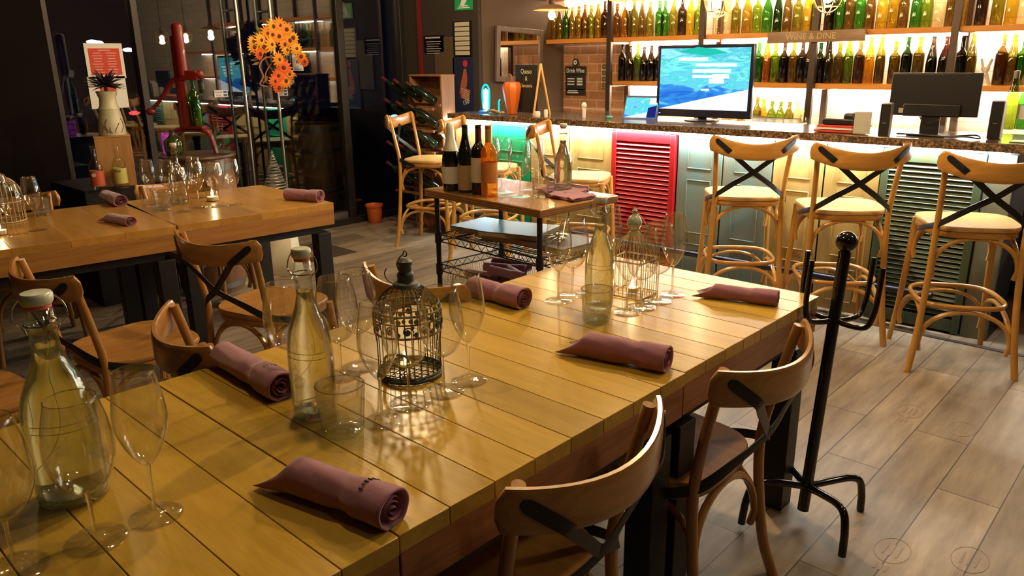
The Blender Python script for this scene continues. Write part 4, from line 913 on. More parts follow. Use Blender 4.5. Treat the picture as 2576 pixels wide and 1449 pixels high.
# swing-top bottles
def swing_bottle(label, x, y, z, sx, sz, glassm, group=None, water=True, rz=0):
    t = thing('swing_top_bottle', label, 'bottle', (x, y, z), rz, group); t.scale = (sx, sx, sz)
    pr = smoothp([(.0435, .006), (.0475, .02), (.0485, .09), (.048, .155), (.044, .190), (.034, .222), (.024, .250), (.0185, .275), (.0170, .315)], 4) + [(.0195, .318), (.0205, .324), (.0195, .330), (.0175, .332), (.0175, .345), (.015, .348)]
    MB().lathe(bowl_profile(pr, .0016), 40).build('bottle_glass', glassm, t, ang=60)
    MB().lathe([(.0001, .001), (.042, .001), (.0455, .006), (.046, .014), (.0435, .022), (.03, .018), (.0001, .016)], 36).build('thick_base', M_BOTB, t, ang=60)
    if water: MB().lathe([(.0001, .024)] + [(r * .94, zz_) for r, zz_ in pr[4:30]] + [(.0001, .262)], 32).build('water', M_WATER, t)
    MB().lathe([(.0001, .349), (.0165, .349), (.0165, .357), (.0001, .357)], 24).build('rubber_seal', M_RUB, t)
    MB().lathe([(.0001, .356), (.0185, .356), (.0205, .361), (.0205, .371), (.018, .375), (.0001, .376)], 24).build('porcelain_cap', M_PORC, t)
    b = MB()
    for s in (-1, 1): b.sweep(cr([(s * .021, 0, .366), (s * .030, .002, .35), (s * .032, -.002, .33), (s * .022, -.004, .318), (s * .018, -.018, .312)], 5), .0013, n=6)
    b.sweep([(.0205 * math.cos(a * PI / 10), .0205 * math.sin(a * PI / 10), .322) for a in range(20)], .0014, n=6, closed=True)
    b.build('wire_bail', M_CHROME, t)
    b = MB()
    for h in (.158, .145):
        b.sweep([(.0486 * math.cos(a), .0486 * math.sin(a), h + .002 * math.sin(a * 2)) for a in [-2.4 + .16 * i for i in range(13)]], .0006, n=4)
    b.build('etched_marks', plain('etched_mark', (.14, .10, .06), .6) if 'etched_mark' not in MATS else MATS['etched_mark'], t)
    return t
p = at(795, 1040, z=T0); swing_bottle('clear swing-top water bottle left of the near dimpled tumbler', p.x, p.y, T0, 1.0, 1.0, M_BOT, 'swing-top water bottles', rz=.6)
p = at(190, 1245, z=T0); swing_bottle('green-tinted swing-top water bottle at lower left', p.x, p.y, T0, 1.24, 1.02, thin('green_tint_bottle_glass', (.94, .97, .935), ior=1.7, rough=.03, edge=.65, edgec=(.34, .44, .34)), 'swing-top water bottles', rz=1.3)
p = at(1506, 775, z=T0); swing_bottle('clear swing-top water bottle left of the pale birdcage', p.x, p.y, T0, .92, .93, M_BOT, 'swing-top water bottles', rz=.5)
p = at(455, 512, z=T0); swing_bottle('clear bottle among the glasses of the left-hand table', p.x, p.y, T0, .9, .88, M_BOT, 'swing-top water bottles', False)
def tumbler(label, x, y, z=T0, s=1.0, group='dimpled tumblers'):
    if 'tumbler' in GC: return dup(GC['tumbler'], (x, y, z), random.uniform(0, 6), label, group, (s, s, s))
    t = thing('tumbler', label, 'tumbler', (x, y, z), 0, group)
    n = 72; rows = 30; vs = []; fs = []; rr = random.Random(3); cell = [[rr.random() for _ in range(20)] for _ in range(14)]
    for k in range(rows + 1):
        z = .004 + .105 * k / rows; R = .0415 + .0085 * k / rows
        for i in range(n):
            a = 2 * PI * i / n; c = cell[int(k / rows * 10.99)][int((i + (3 * (int(k / rows * 10.99) % 2))) / n * 17.99) % 18]
            d = (.0005 + .0022 * c * abs(math.sin(PI * k / rows * 11)) * abs(math.sin(PI * i / n * 18))) if 1 < k < rows - 2 else .0014
            vs.append(((R + d) * math.cos(a), (R + d) * math.sin(a), z))
    for k in range(rows):
        for i in range(n): fs.append((k * n + i, k * n + (i + 1) % n, (k + 1) * n + (i + 1) % n, (k + 1) * n + i))
    MB().add(vs, fs).build('dimpled_wall', M_TUMB, t, ang=80)
    MB().lathe([(.047, .108), (.0425, .06), (.039, .016), (.0001, .014)], 44).build('inner_wall', M_GLASS, t, ang=70)
    MB().sweep([(.0490 * math.cos(a * PI / 22), .0490 * math.sin(a * PI / 22), .109) for a in range(44)], .0018, n=7, closed=True).build('rim', M_RIM, t)
    MB().lathe([(.0001, 0), (.037, 0), (.040, .004), (.039, .013), (.0001, .0135)], 36).build('thick_base', M_BOTB, t)
    GC['tumbler'] = t; return t
for u, v, s, lab in ((864, 1088, 1, 'dimpled glass tumbler on the near table, in front of the swing-top bottle'), (1500, 808, .92, 'dimpled glass tumbler on the far table section, by the pale birdcage'), (413, 528, .92, 'dimpled tumbler on the left-hand table beside the clear bottle'), (110, 541, .85, 'dimpled tumbler beside the cream birdcage on the left-hand table')):
    p = at(u, v, z=T0); tumbler(lab, p.x, p.y, T0, s)
def tealight(label, x, y, z, lit=True, big=1.0):
    t = thing('tealight_candle', label, 'candle', (x, y, z), 0, 'tealights in glass cups'); t.scale = (big, big, big)
    MB().lathe(bowl_profile([(.001, .0005), (.021, .0005), (.023, .01), (.025, .05)]), 28).build('glass_cup', M_GLASS, t)
    MB().lathe([(.001, .002), (.020, .002), (.020, .016), (.001, .015)], 20).build('wax', M_WAX, t)
    if lit: MB().lathe([(.0005, .017), (.0045, .022), (.0048, .028), (.0026, .036), (.0004, .043)], 10).build('flame', M_FLAME, t)
    return t
# birdcages
def birdcage_dark(x, y):
    t = thing('birdcage', 'dark verdigris round birdcage candle holder on the near table', 'birdcage', (x, y, T0), .35)
    R = .077
    b = MB(); b.sweep([(R * math.cos(a * PI / 24), R * math.sin(a * PI / 24), .006) for a in range(48)], .005, .006, n=8, closed=True)
    b.sweep([(R * math.cos(a * PI / 24), R * math.sin(a * PI / 24), .014) for a in range(48)], .0025, n=6, closed=True); b.build('base_ring', M_CAGE, t)
    b = MB()
    for k in range(-3, 4):
        h = math.sqrt(R * R - (k * .02) ** 2); b.sweep([(k * .02, -h, .012), (k * .02, h, .012)], .0012, n=5); b.sweep([(-h, k * .02, .0125), (h, k * .02, .0125)], .0012, n=5)
    b.build('floor_grid', M_CAGE, t)
    b = MB()
    for k in range(28):
        a = 2 * PI * k / 28
        if 3.9 < a < 4.75: continue
        pts = [(R, .01), (R, .09), (R + .005, .13), (R + .005, .165), (R - .006, .19), (R - .028, .215), (.024, .228), (.014, .234)]
        b.sweep([(r * math.cos(a), r * math.sin(a), z) for r, z in smoothp(pts, 2)], .0013, n=5)
    b.build('bars', M_CAGE, t)
    b = MB()
    for z, r, w in ((.118, R + .004, .003), (.152, R + .0055, .0022), (.172, R + .004, .003), (.184, R, .0018)):
        b.sweep([(r * math.cos(a * PI / 20), r * math.sin(a * PI / 20), z) for a in range(40)], w, n=6, closed=True)
    b.build('band_rings', M_CAGE, t)
    b = MB(); r = R + .0055     # cast scroll and leaf ornament between the rings
    for k in range(12):
        a0 = 2 * PI * k / 12
        b.sweep([((r) * math.cos(a0 + .17 * math.cos(q) * (1 - q / 9)), r * math.sin(a0 + .17 * math.cos(q) * (1 - q / 9)), .135 + .014 * math.sin(q) * (1 - q / 9)) for q in [i * .5 for i in range(15)]], .002, n=5)
        for da, z, s in ((.0, .135, .009), (.24, .128, .008), (.14, .146, .006), (.10, .162, .007), (-.1, .163, .006), (.26, .160, .008)):
            M = Matrix.Translation((r * math.cos(a0 + da), r * math.sin(a0 + da), z)) @ Matrix.Rotation(a0 + da, 4, 'Z')
            b.lathe([(.0001, -s), (s * .75, -s * .4), (s * .8, s * .3), (.0001, s)], 7, M @ Matrix.Diagonal((.35, 1, 1, 1)))
    b.build('scroll_ornament', M_CAGE, t)
    MB().lathe([(.0001, .226), (.034, .226), (.030, .234), (.021, .238), (.0195, .246), (.021, .252), (.019, .258), (.0155, .262), (.0165, .270), (.0155, .278), (.019, .281), (.0185, .287), (.0085, .294), (.0001, .295)], 24).build('cap_finial', M_CAGE, t)
    MB().sweep(cr([(-.018, 0, .262), (-.022, 0, .28), (-.012, 0, .296), (-.004, 0, .303), (0, 0, .312), (.006, 0, .308), (.005, 0, .300), (-.002, 0, .298)], 4), .0016, n=6).build('hanging_loop', M_CAGE, t)
    MB().sweep(cr([(-.03, 0, .226), (-.05, 0, .234), (-.058, 0, .25), (-.052, 0, .264)], 4), .0014, n=6).build('door_hook', M_CAGE, t)
    # open arched door frame
    b = MB(); c_, s_ = math.cos(-1.95), math.sin(-1.95)
    M = Matrix.Translation((R * c_, R * s_, 0)) @ Matrix.Rotation(-1.95 + PI / 2 + .55, 4, 'Z')
    b.sweep(cr([(0, 0, .012), (0, 0, .05), (.006, 0, .066), (.02, 0, .072), (.048, 0, .072), (.06, 0, .066), (.062, 0, .05), (.062, 0, .012)], 4), .0035, n=6, M=M)
    for k in range(4): b.sweep([(.014 + .012 * k, 0, .012), (.014 + .012 * k, 0, .07)], .001, n=4, M=M)
    b.build('open_door', M_CAGE, t)
    return t
p = at(1033, 938, z=T0); birdcage_dark(p.x, p.y); cg = p
tealight('unlit tealight cup inside the dark birdcage', p.x - .008, p.y - .01, T0 + .0145, True, .8)
p = at(1590, 738, z=T0)
t = thing('birdcage', 'pale cream wire birdcage with green gourd finial on the far table section', 'birdcage', (p.x, p.y, T0), .1)
b = MB(); Q = .062
for z in (.003, .12):
    b.sweep([(-Q, -Q, z), (Q, -Q, z), (Q, Q, z), (-Q, Q, z)], .0028, n=6, closed=True)
b.build('square_rings', M_CAGEC, t)
b = MB()
for k in range(9):
    o = -Q + 2 * Q * k / 8
    for x, y in ((o, -Q), (o, Q), (-Q, o), (Q, o)):
        pts = [(x, y, .003), (x, y, .12), (x * .86, y * .86, .155), (x * .55, y * .55, .185), (x * .2, y * .2, .203)]
        b.sweep(cr(pts, 2), .0011, n=4)
b.build('bars', M_CAGEC, t)
b = MB()
for k in range(5): b.sweep([(-Q, -Q + 2 * Q * k / 4, .003), (Q, -Q + 2 * Q * k / 4, .003)], .001, n=4)
b.build('floor_grid', M_CAGEC, t)
MB().lathe(smoothp([(.022, .200), (.018, .207), (.011, .212), (.020, .222), (.0245, .236), (.020, .252), (.010, .262), (.006, .27), (.009, .276), (.003, .284), (.0001, .29)], 3), 22).build('gourd_finial', M_JADE, t)
MB().sweep(cr([(.004, 0, .27), (.018, 0, .262), (.036, 0, .244), (.044, 0, .222), (.036, 0, .206)], 5), .0018, n=6).build('curl_handle', M_CAGEC, t)
tealight('lit tealight glowing inside the pale birdcage', p.x, p.y, T0 + .006, True, 1.0); lamp('candle_light', (p.x, p.y, T0 + .09), .25, WARM, .01)
p = at(18, 556, z=T0)
t = thing('birdcage', 'cream wire birdcage at the left frame edge', 'birdcage', (p.x, p.y, T0), 0)
b = MB(); Q = .085
for k in range(26):
    a = 2 * PI * k / 26
    b.sweep([(r * math.cos(a), r * math.sin(a), z) for r, z in smoothp([(Q, .004), (Q, .12), (Q * .93, .16), (Q * .62, .20), (.012, .225)], 3)], .0017, n=4)
b.build('bars', M_CAGEC, t)
b = MB()
for z in (.004, .10): b.sweep([(Q * math.cos(a * PI / 16), Q * math.sin(a * PI / 16), z) for a in range(32)], .003, n=6, closed=True)
b.build('rings', M_CAGEC, t); MB().lathe([(.0001, .222), (.014, .224), (.01, .24), (.0001, .25)], 14).build('finial', M_CAGEC, t)
p2 = at(2, 590, z=T0); tealight('lit tealight at the left frame edge of the left-hand table', p2.x, p2.y, T0, True, 1.3); lamp('candle_light', (p2.x + .0, p2.y - .0, T0 + .1), .5, WARM, .01)
p = at(536, 505, z=T0); tealight('lit tealight among the glasses of the left-hand table', p.x, p.y, T0, True, 1.5); lamp('candle_light', (p.x, p.y, T0 + .1), .3, WARM, .01)
# ================================================================== ROLLED NAPKINS
def napkin(label, u0, v0, u1, v1, z=T0, L=None, r=.038, seed=0, pr_=False, pointed=True, group='rolled mauve napkins on the tables', rz=None, loc=None):
    rnd = random.Random(seed)
    if loc is None:
        a, c = at(u0, v0, z=z), at(u1, v1, z=z); loc = (a.x, a.y, z); rz = math.atan2(c.y - a.y, c.x - a.x); L = L or (c - a).length
    t = thing('rolled_napkin', label, 'napkin', loc, rz, group)
    NT, NS = 40, 48; vs = []; fs = []; ph = rnd.uniform(0, 6); cut = rnd.uniform(.55, .68); sg = rnd.choice((-1, 1))
    def ring(f, th, k=1.0):
        R = r * (.96 + .035 * math.sin(f * 6 + ph) - .09 * math.exp(-((f - cut + .03) / .07) ** 2)) * k
        R *= 1 + .022 * math.sin(3 * th + 5 * f + ph) + .012 * math.sin(7 * th - 11 * f)
        d = f - (cut + .09 * sg * math.cos(th * .5 + ph * .2))          # the outer wrap stands proud of the inner one
        R *= 1 + .085 * min(1, max(0, d / .018)) * (1 if f < .97 else 1)
        endp = max(0, 1 - f / .16) if pointed else 0
        y = R * math.cos(th) * (1 + .18 * endp); z = R * math.sin(th) * .88 * (1 - .80 * endp ** 1.3)
        x = f * L - endp * (.052 * (abs(math.cos(th))) ** 2.2 - .022)
        return x, y, max(z + r * .80 * (1 - .72 * endp ** 1.2), .0012)
    prof = [(i / NT, 1.0) for i in range(NT + 1)] + [(1.006, .97), (1.004, .88), (.985, .80), (.93, .72)]
    for f, k in prof:
        for j in range(NS):
            th = 2 * PI * j / NS; p_ = ring(min(f, 1.0), th, k); x = p_[0] + (f - min(f, 1.0)) * L if f > 1 else (f * L if k < 1 else p_[0])
            vs.append((x, p_[1], p_[2]))
    NR = len(prof)
    for i in range(NR - 1):
        for j in range(NS): fs.append((i * NS + j, (i + 1) * NS + j, (i + 1) * NS + (j + 1) % NS, i * NS + (j + 1) % NS))
    fs.append(tuple(range(NS))); fs.append(tuple((NR - 1) * NS + j for j in reversed(range(NS))))
    MB().add(vs, fs).build('cloth_roll', M_NAP, t, ang=75)
    q = []                                                              # folded layers showing in the open end
    for i in range(46):
        a = i * .33 + ph; rr = r * (.12 + .56 * i / 45); q.append((L * (.965 + .012 * math.sin(a * 1.3)), rr * math.cos(a), rr * math.sin(a) * .88 + r * .80))
    MB().sweep(q, .0026, .010, n=6, up=(1, 0, 0)).build('inner_fold', M_NAPS, t)
    if pr_:
        b = MB()
        for k in range(7):
            th = .5 + k * .26; x = L * (.80 - .018 * math.sin(k * .5)); R = r * 1.03
            rr = Matrix.Translation((x, R * math.cos(th), R * .88 * math.sin(th) + R * .80)) @ Matrix.Rotation(th - PI / 2, 4, 'X').inverted() if False else Matrix.Translation((x, R * 1.0 * math.cos(th), R * .90 * math.sin(th) + R * .79)) @ Matrix.Rotation(th - PI / 2, 4, 'X')
            w = rnd.choice([.0025, .0045, .0035]); b.add([(v[0], v[1] * .8, v[2]) for v in ((-w, -.0022, -.0008), (w, -.0022, -.0008), (w, .0022, -.0008), (-w, .0022, -.0008), (-w, -.0022, .0004), (w, -.0022, .0004), (w, .0022, .0004), (-w, .0022, .0004))], [(0, 3, 2, 1), (4, 5, 6, 7), (0, 1, 5, 4), (1, 2, 6, 5), (2, 3, 7, 6), (3, 0, 4, 7)], rr)
        b.build('printed_lettering', M_NAPD, t)
    return t
napkin('rolled mauve napkin with dark print, nearest the camera', 712, 1215, 950, 1305, seed=1, pr_=True, L=.265)
napkin('rolled mauve napkin near the right edge, above the middle seam', 1440, 885, 1640, 925, seed=2, L=.262)
napkin('rolled mauve napkin at the far right corner of the table', 1768, 745, 1955, 768, seed=3, r=.028)
napkin('rolled mauve napkin at the left edge, right of the dark birdcage', 1190, 742, 1318, 775, seed=4, pointed=False)
napkin('rolled mauve napkin overhanging the left table edge beside the chair', 565, 918, 690, 990, seed=5, pointed=False, pr_=True, L=.30)
napkin('rolled mauve napkin at the back edge of the left-hand table', 268, 505, 312, 522, seed=6, L=.26, pointed=False)
napkin('rolled mauve napkin at the front edge of the left-hand table', 270, 556, 330, 568, seed=7, L=.22, r=.027)
napkin('rolled mauve napkin at the far end of the left-hand table', 724, 502, 785, 506, seed=8, L=.22, pointed=False)
# ================================================================== SERVICE CART
ct_ = thing('service_cart', 'black wire service cart with thick plywood top', 'cart', (-2.415, 2.637, 0), math.radians(-4.2))
MB().box((0, 0, .882), (.80, .50, .035)).build('plywood_top', wood('varnished_plywood_top', (.46, .25, .09), (.33, .16, .05), (1, 8, 8), 3, .25, .6), ct_, bev=.004)
b = MB()
for z in (.871, .879, .889): b.box((0, -.2503, z), (.79, .001, .003)); b.box((.4003, 0, z), (.001, .49, .003))
b.build('plywood_edge_lines', plain('plywood_dark_line', (.14, .06, .02), .6), ct_)
for x in (-.355, .355):
    for y in (-.21, .21):
        b = MB().sweep([(x, y, .02), (x, y, .864)], .0125, n=12)
        for z in (.66, .50, .2): b.sweep([(x, y, z - .03), (x, y, z + .025)], .017, n=12)
        b.sweep([(x, y, .0), (x, y, .03)], .02, n=12)
        b.build('leg', M_BLACKM, ct_)
def wireshelf(z, nm):
    b = MB()
    for y in (-.21, .21):
        for dz in (0, -.035): b.sweep([(-.355, y, z + dz), (.355, y, z + dz)], .0035, n=6)
        b.sweep([(-.355 + .71 * k / 24, y, z - .0335 * (k % 2)) for k in range(25)], .002, n=5)
    for x in (-.355, .355):
        for dz in (0, -.035): b.sweep([(x, -.21, z + dz), (x, .21, z + dz)], .0035, n=6)
        b.sweep([(x, -.21 + .42 * k / 14, z - .0335 * (k % 2)) for k in range(15)], .002, n=5)
    for k in range(27): b.sweep([(-.345 + .69 * k / 26, -.21, z + .003), (-.345 + .69 * k / 26, .21, z + .003)], .0016, n=4)
    b.build(nm, M_BLACKM, ct_)
wireshelf(.675, 'wire_shelf'); wireshelf(.20, 'wire_shelf')
b = MB()
for y in (-.21, .21):
    for dz in (0, -.035): b.sweep([(-.355, y, .525 + dz), (.355, y, .525 + dz)], .0035, n=6)
    b.sweep([(-.355 + .71 * k / 24, y, .525 - .0335 * (k % 2)) for k in range(25)], .002, n=5)
for x in (-.355, .355):
    for dz in (0, -.035): b.sweep([(x, -.21, .525 + dz), (x, .21, .525 + dz)], .0035, n=6)
    b.sweep([(x, -.21 + .42 * k / 14, .525 - .0335 * (k % 2)) for k in range(15)], .002, n=5)
b.build('basket_rim', M_BLACKM, ct_)
b = MB()
for k in range(49):
    x = -.345 + .69 * k / 48
    b.sweep([(x, -.2, .49), (x, -.19, .425), (x, .19, .425), (x, .2, .49)], .0014, n=4)
for k in range(27):
    y = -.2 + .4 * k / 26
    b.sweep([(-.35, y, .49), (-.34, y, .424), (.34, y, .424), (.35, y, .49)], .0014, n=4)
b.build('white_wire_basket', plain('white_coated_wire', (.72, .66, .55), .5), ct_)
CM = Matrix.Translation((-2.415, 2.637, 0)) @ Matrix.Rotation(math.radians(-4.2), 4, 'Z')
def cw(x, y, z): return CM @ Vector((x, y, z))
# napkins in the basket
for k, (x, y, rz, z) in enumerate(((-.22, -.05, 8, .429), (-.08, .02, -12, .429), (.02, -.10, 14, .429), (-.18, .08, -5, .429), (.10, .06, 10, .429), (-.12, -.02, 28, .475), (.0, .03, -20, .475), (-.02, -.07, 5, .487), (-.15, .07, 12, .48))):
    p = cw(x - .11, y, z); napkin(['rolled mauve napkin in the cart basket, %s one of the heap' % w for w in ('far left', 'lower middle', 'front lower', 'rear left lower', 'rear right lower', 'upper left', 'upper middle', 'upper front', 'upper rear')][k], 0, 0, 0, 0, L=.22, r=.026, seed=20 + k, pointed=False, group='napkins heaped in the cart basket', loc=(p.x, p.y, p.z), rz=math.radians(rz - 4))
# menus on the wire shelf
M_MBL = plain('blue_menu_cover', (.05, .22, .32), .3); M_MKR = plain('kraft_board', (.24, .17, .09), .7); M_MGR = plain('grey_menu_cover', (.30, .28, .25), .45); M_MPG = plain('menu_pages', (.42, .34, .22), .7)
for k, (x, y, rz, z, cv, lab) in enumerate(((-.23, .02, 3, .680, M_MBL, 'blue-covered menu board, left one on the cart shelf'), (.03, .0, 12, .680, M_MGR, 'kraft menu board at the bottom of the middle stack on the cart'), (.03, -.02, 16, .708, M_MBL, 'blue-grey menu board on top of the middle stack on the cart'), (.24, .02, -4, .680, M_MGR, 'grey-white menu board on the right of the cart shelf'))):
    p = cw(x, y, z); t = thing('menu_board', lab, 'menu', p, math.radians(rz), 'menu boards on the cart shelf')
    MB().box((0, 0, .013), (.30, .26, .018)).build('pages', M_MPG, t); MB().box((0, 0, .0025), (.305, .265, .003)).build('back_cover', M_MKR, t); MB().box((0, 0, .024), (.305, .265, .003)).build('front_cover', cv, t, bev=.001)
# cutlery on the right of the shelf
for k in range(7):
    p = cw(.17 + .022 * k, -.03 + .012 * (k % 3), .709 + .0035 * (k % 2)); t = thing('spoon', 'golden-lit steel spoon, %s in the bundle on the right cart menu' % ORD[k], 'cutlery', p, math.radians(70 + 9 * k), 'spoons bundled on the cart')
    MB().sphere((.08, 0, .006), .02, 12, 8, (1.35, .9, .28)).build('spoon_bowl', M_CHROME, t); MB().sweep(cr([(.055, 0, .006), (.0, 0, .009), (-.08, 0, .006)], 5), .004, .0014, n=6, up=(0, 0, 1)).build('handle', M_CHROME, t)
# bottles on the cart
def cart_bottle(label, u, v, prof, gm, capm, capz, capr, lz, lm, sc=1.0):
    p = at(u, v, z=.9005); t = thing('wine_bottle', label, 'bottle', (p.x, p.y, .9005), 0, 'bottles on the cart'); t.scale = (1, 1, sc)
    MB().lathe(prof, 28).build('bottle_glass', gm, t)
    rr = capr; MB().lathe([(rr[0], capz)] + [(r, z) for r, z in rr[1]] + [(.0001, rr[1][-1][1] + .0005)], 24).build('foil_capsule', capm, t)
    label_band(t, prof[3][0] + .0006, lz[0], lz[1], lm)
    return t
M_DKG = plain('near_black_bottle_glass', (.006, .008, .006), .07, spec=.9)
CHAM = [(.002, 0), (.040, 0), (.043, .006), (.043, .135), (.040, .165), (.030, .205), (.021, .24), (.0165, .27), (.0150, .31), (.012, .315)]
o = cart_bottle('sparkling wine bottle with tall white foil, leftmost on the cart', 1137, 478, CHAM, M_DKG, plain('white_foil', (.62, .63, .56), .35, .1), .188, (.0355, [(.030, .208), (.0215, .243), (.018, .272), (.0185, .29), (.0165, .312), (.012, .318)]), (.035, .115), M_WHITE)
cart_bottle('dark wine bottle with gold-brown label, second from left on the cart', 1174, 482, BURG, M_DKG, plain('black_foil', (.02, .02, .025), .25), .245, (.0158, [(.0148, .262), (.0150, .300), (.0150, .3045)]), (.012, .125), plain('gold_brown_label', (.42, .30, .13), .6), 1.02)
cart_bottle('dark red wine bottle with cream label, third on the cart', 1207, 487, BORD, M_DKG, plain('maroon_foil', (.07, .012, .02), .25), .24, (.0155, [(.0150, .26), (.0150, .300), (.0165, .3075)]), (.055, .165), plain('cream_wine_label', (.62, .58, .42), .6), 1.02)
t = cart_bottle('amber rose wine bottle, rightmost of the four on the cart', 1232, 493, BORD, thin('rose_wine_glass', (.95, .52, .14), body=.25, bodyc=(.85, .32, .05), edge=.6, edgec=(.6, .2, .04)), plain('gold_foil', (.50, .34, .11), .3, .5), .235, (.0165, [(.0155, .25), (.0155, .300), (.0165, .3075)]), (.06, .15), plain('amber_label', (.45, .17, .04), .6), 1.03)
for k, u, v, lab, s in (('wine', 1262, 484, 'large wine glass right beside the amber bottle on the cart', 1.0), ('wine', 1308, 494, 'large wine glass in the middle of the cart', 1.0), ('wine', 1345, 478, 'wine glass behind the cart tumbler', .95), ('flute', 1240, 470, 'glass partly hidden behind the amber bottle on the cart', .9)):
    p = at(u, v, z=.9005); glass(k, p.x, p.y, lab, G4, .9005, s)
p = at(1360, 496, z=.9005); tumbler('dimpled tumbler on the service cart', p.x, p.y, .9005, .8)
p = at(1390, 480, z=.9005); tumbler('tumbler behind the water bottle on the service cart', p.x, p.y, .9005, .72)
p = at(1416, 484, z=.9005); swing_bottle('clear water bottle half full on the service cart', p.x, p.y, .9005, .86, .84, M_BOT, 'swing-top water bottles')
o = MB().box((-2.27, 2.83, .9155), (.25, .008, .03)).build('steel_tray_edge', plain('pale_steel', (.55, .52, .5), .35, .6)); tag(o, 'low pale metal strip along the back of the cart top', 'tray')
for k, (x, y, rz, lab) in enumerate(((.17, .12, 5, 'folded mauve napkin under the cart water bottle'), (.29, .05, -8, 'folded mauve napkin at the right corner of the cart top'))):
    p = cw(x, y, .9005); t = thing('folded_napkin', lab, 'napkin', p, math.radians(rz), 'folded napkins on the cart top')
    n = 14; vs = []; fs = []
    for i in range(n + 1):
        for j in range(n + 1): vs.append((.10 * (2 * i / n - 1), .075 * (2 * j / n - 1) + .01 * math.sin(i * .8), .014 + .004 * math.sin(i * 1.1 + k) * math.cos(j * .9)))
    for i in range(n):
        for j in range(n): fs.append((i * (n + 1) + j, (i + 1) * (n + 1) + j, (i + 1) * (n + 1) + j + 1, i * (n + 1) + j + 1))
    MB().add(vs, fs).build('top_fold', M_NAP, t, solid=.004); MB().box((0, 0, .005), (.19, .14, .009)).build('lower_folds', M_NAP, t, bev=.004)
# ================================================================== LEFT SIDE CLUTTER
t = thing('low_cabinet', 'black cabinet against the window behind the left-hand table', 'cabinet', (-5.42, 1.88, 0))
MB().box((0, 0, .375), (.62, .50, .75)).build('body', M_BLACKM, t, bev=.004)
p = at(295, 462, z=.7505)
t = thing('wooden_box', 'upright open-grained wooden box on the black cabinet', 'box', (-5.22, 1.88, .7505), -.34)
MB().box((0, 0, .155), (.18, .205, .31)).build('box_body', wood('light_crate_wood', (.50, .27, .10), (.38, .19, .065), (10, 10, 1.2), 3, .5, .1), t, bev=.002)
b = MB().box((0, .0, .311), (.185, .21, .008)); b.build('lid', MATS['light_crate_wood'], t, bev=.002)
t = thing('milk_can_vase', 'white decorated milk can vase standing on the wooden box', 'vase', (-5.22, 1.89, 1.0665), .4)
MB().lathe([(.0001, 0), (.080, 0), (.083, .006), (.070, .10), (.060, .155), (.062, .162), (.052, .185), (.048, .225), (.060, .262), (.062, .270), (.056, .268), (.044, .225), (.0001, .22)], 32).build('can_body', plain('white_enamel', (.55, .52, .38), .4, noise=.15, nscale=12), t)
b = MB()
for k in range(7):
    a = -1.7 + .35 * k; b.sweep([((.0845 - .13 * h) * math.cos(a + .25 * math.sin(h * 40 + k)), (.0845 - .13 * h) * math.sin(a + .25 * math.sin(h * 40 + k)), h) for h in [.015 + .0125 * i for i in range(4 + (k % 3) * 2)]], .0022, n=5)
b.build('painted_vines', plain('vine_brown', (.10, .055, .03), .7), t)
t = thing('dried_flower_bunch', 'dark purple spiky dried flowers in the milk can vase', 'flowers', (-5.22, 1.89, 1.33)); t.scale = (1.3, 1.3, 1.2)
b = MB()
for k in range(130):
    a = random.uniform(0, 6.28); e = random.uniform(-.15, 1.1); L_ = random.uniform(.06, .115)
    d = Vector((math.cos(a) * math.cos(e), math.sin(a) * math.cos(e), math.sin(e))); q = Vector((0, 0, .03))
    b.sweep([q + d * .01, q + d * L_ * .6, q + d * L_ + Vector((0, 0, -.008))], [.004, .007, .0006], [.0015, .002, .0004], n=4, up=(0, 0, 1))
b.build('spiky_petals', plain('aubergine_petal', (.035, .015, .04), .6), t); MB().sweep([(0, 0, -.07), (0, 0, .04)], .008, n=6).build('stems', plain('dark_green_stem', (.03, .06, .02), .7), t)
for k, (u, v, c, lc, lab) in enumerate(((283, 470, 'clear', (.45, .08, .03), 'clear bottle with red label in front of the wooden box'), (328, 462, 'clear', (.55, .50, .14), 'clear bottle with yellow-green label in front of the wooden box'))):
    p = Vector(((-5.06, 1.70, 0), (-5.07, 1.84, 0))[k])
    t = thing('syrup_bottle', lab, 'bottle', (p.x, p.y, .7505), 0, 'labelled bottles on the black cabinet')
    MB().lathe([(.002, 0), (.037, 0), (.039, .005), (.039, .15), (.030, .175), (.015, .195), (.0125, .255), (.0155, .257), (.0155, .27), (.011, .271)], 24).build('bottle_glass', M_BOT, t)
    label_band(t, .0396, .03, .125, plain('bottle_label_%d' % k, lc, .6))
    if k: text('SYRUP', .022, plain('dark_green_ink', (.04, .12, .03), .6), t, (.0395 * math.cos(-.75), .0395 * math.sin(-.75), .108), (PI / 2, 0, PI / 2 - .75), sx=.8)
    else: b = MB().lathe([(.0001, 0), (.012, 0), (.012, .002), (.0001, .002)], 16, Matrix.Translation((.0395 * math.cos(-.75), .0395 * math.sin(-.75), .10)) @ Matrix.Rotation(-.75, 4, 'Z') @ Matrix.Rotation(PI / 2, 4, 'Y')).build('white_badge', M_WHITE, t)
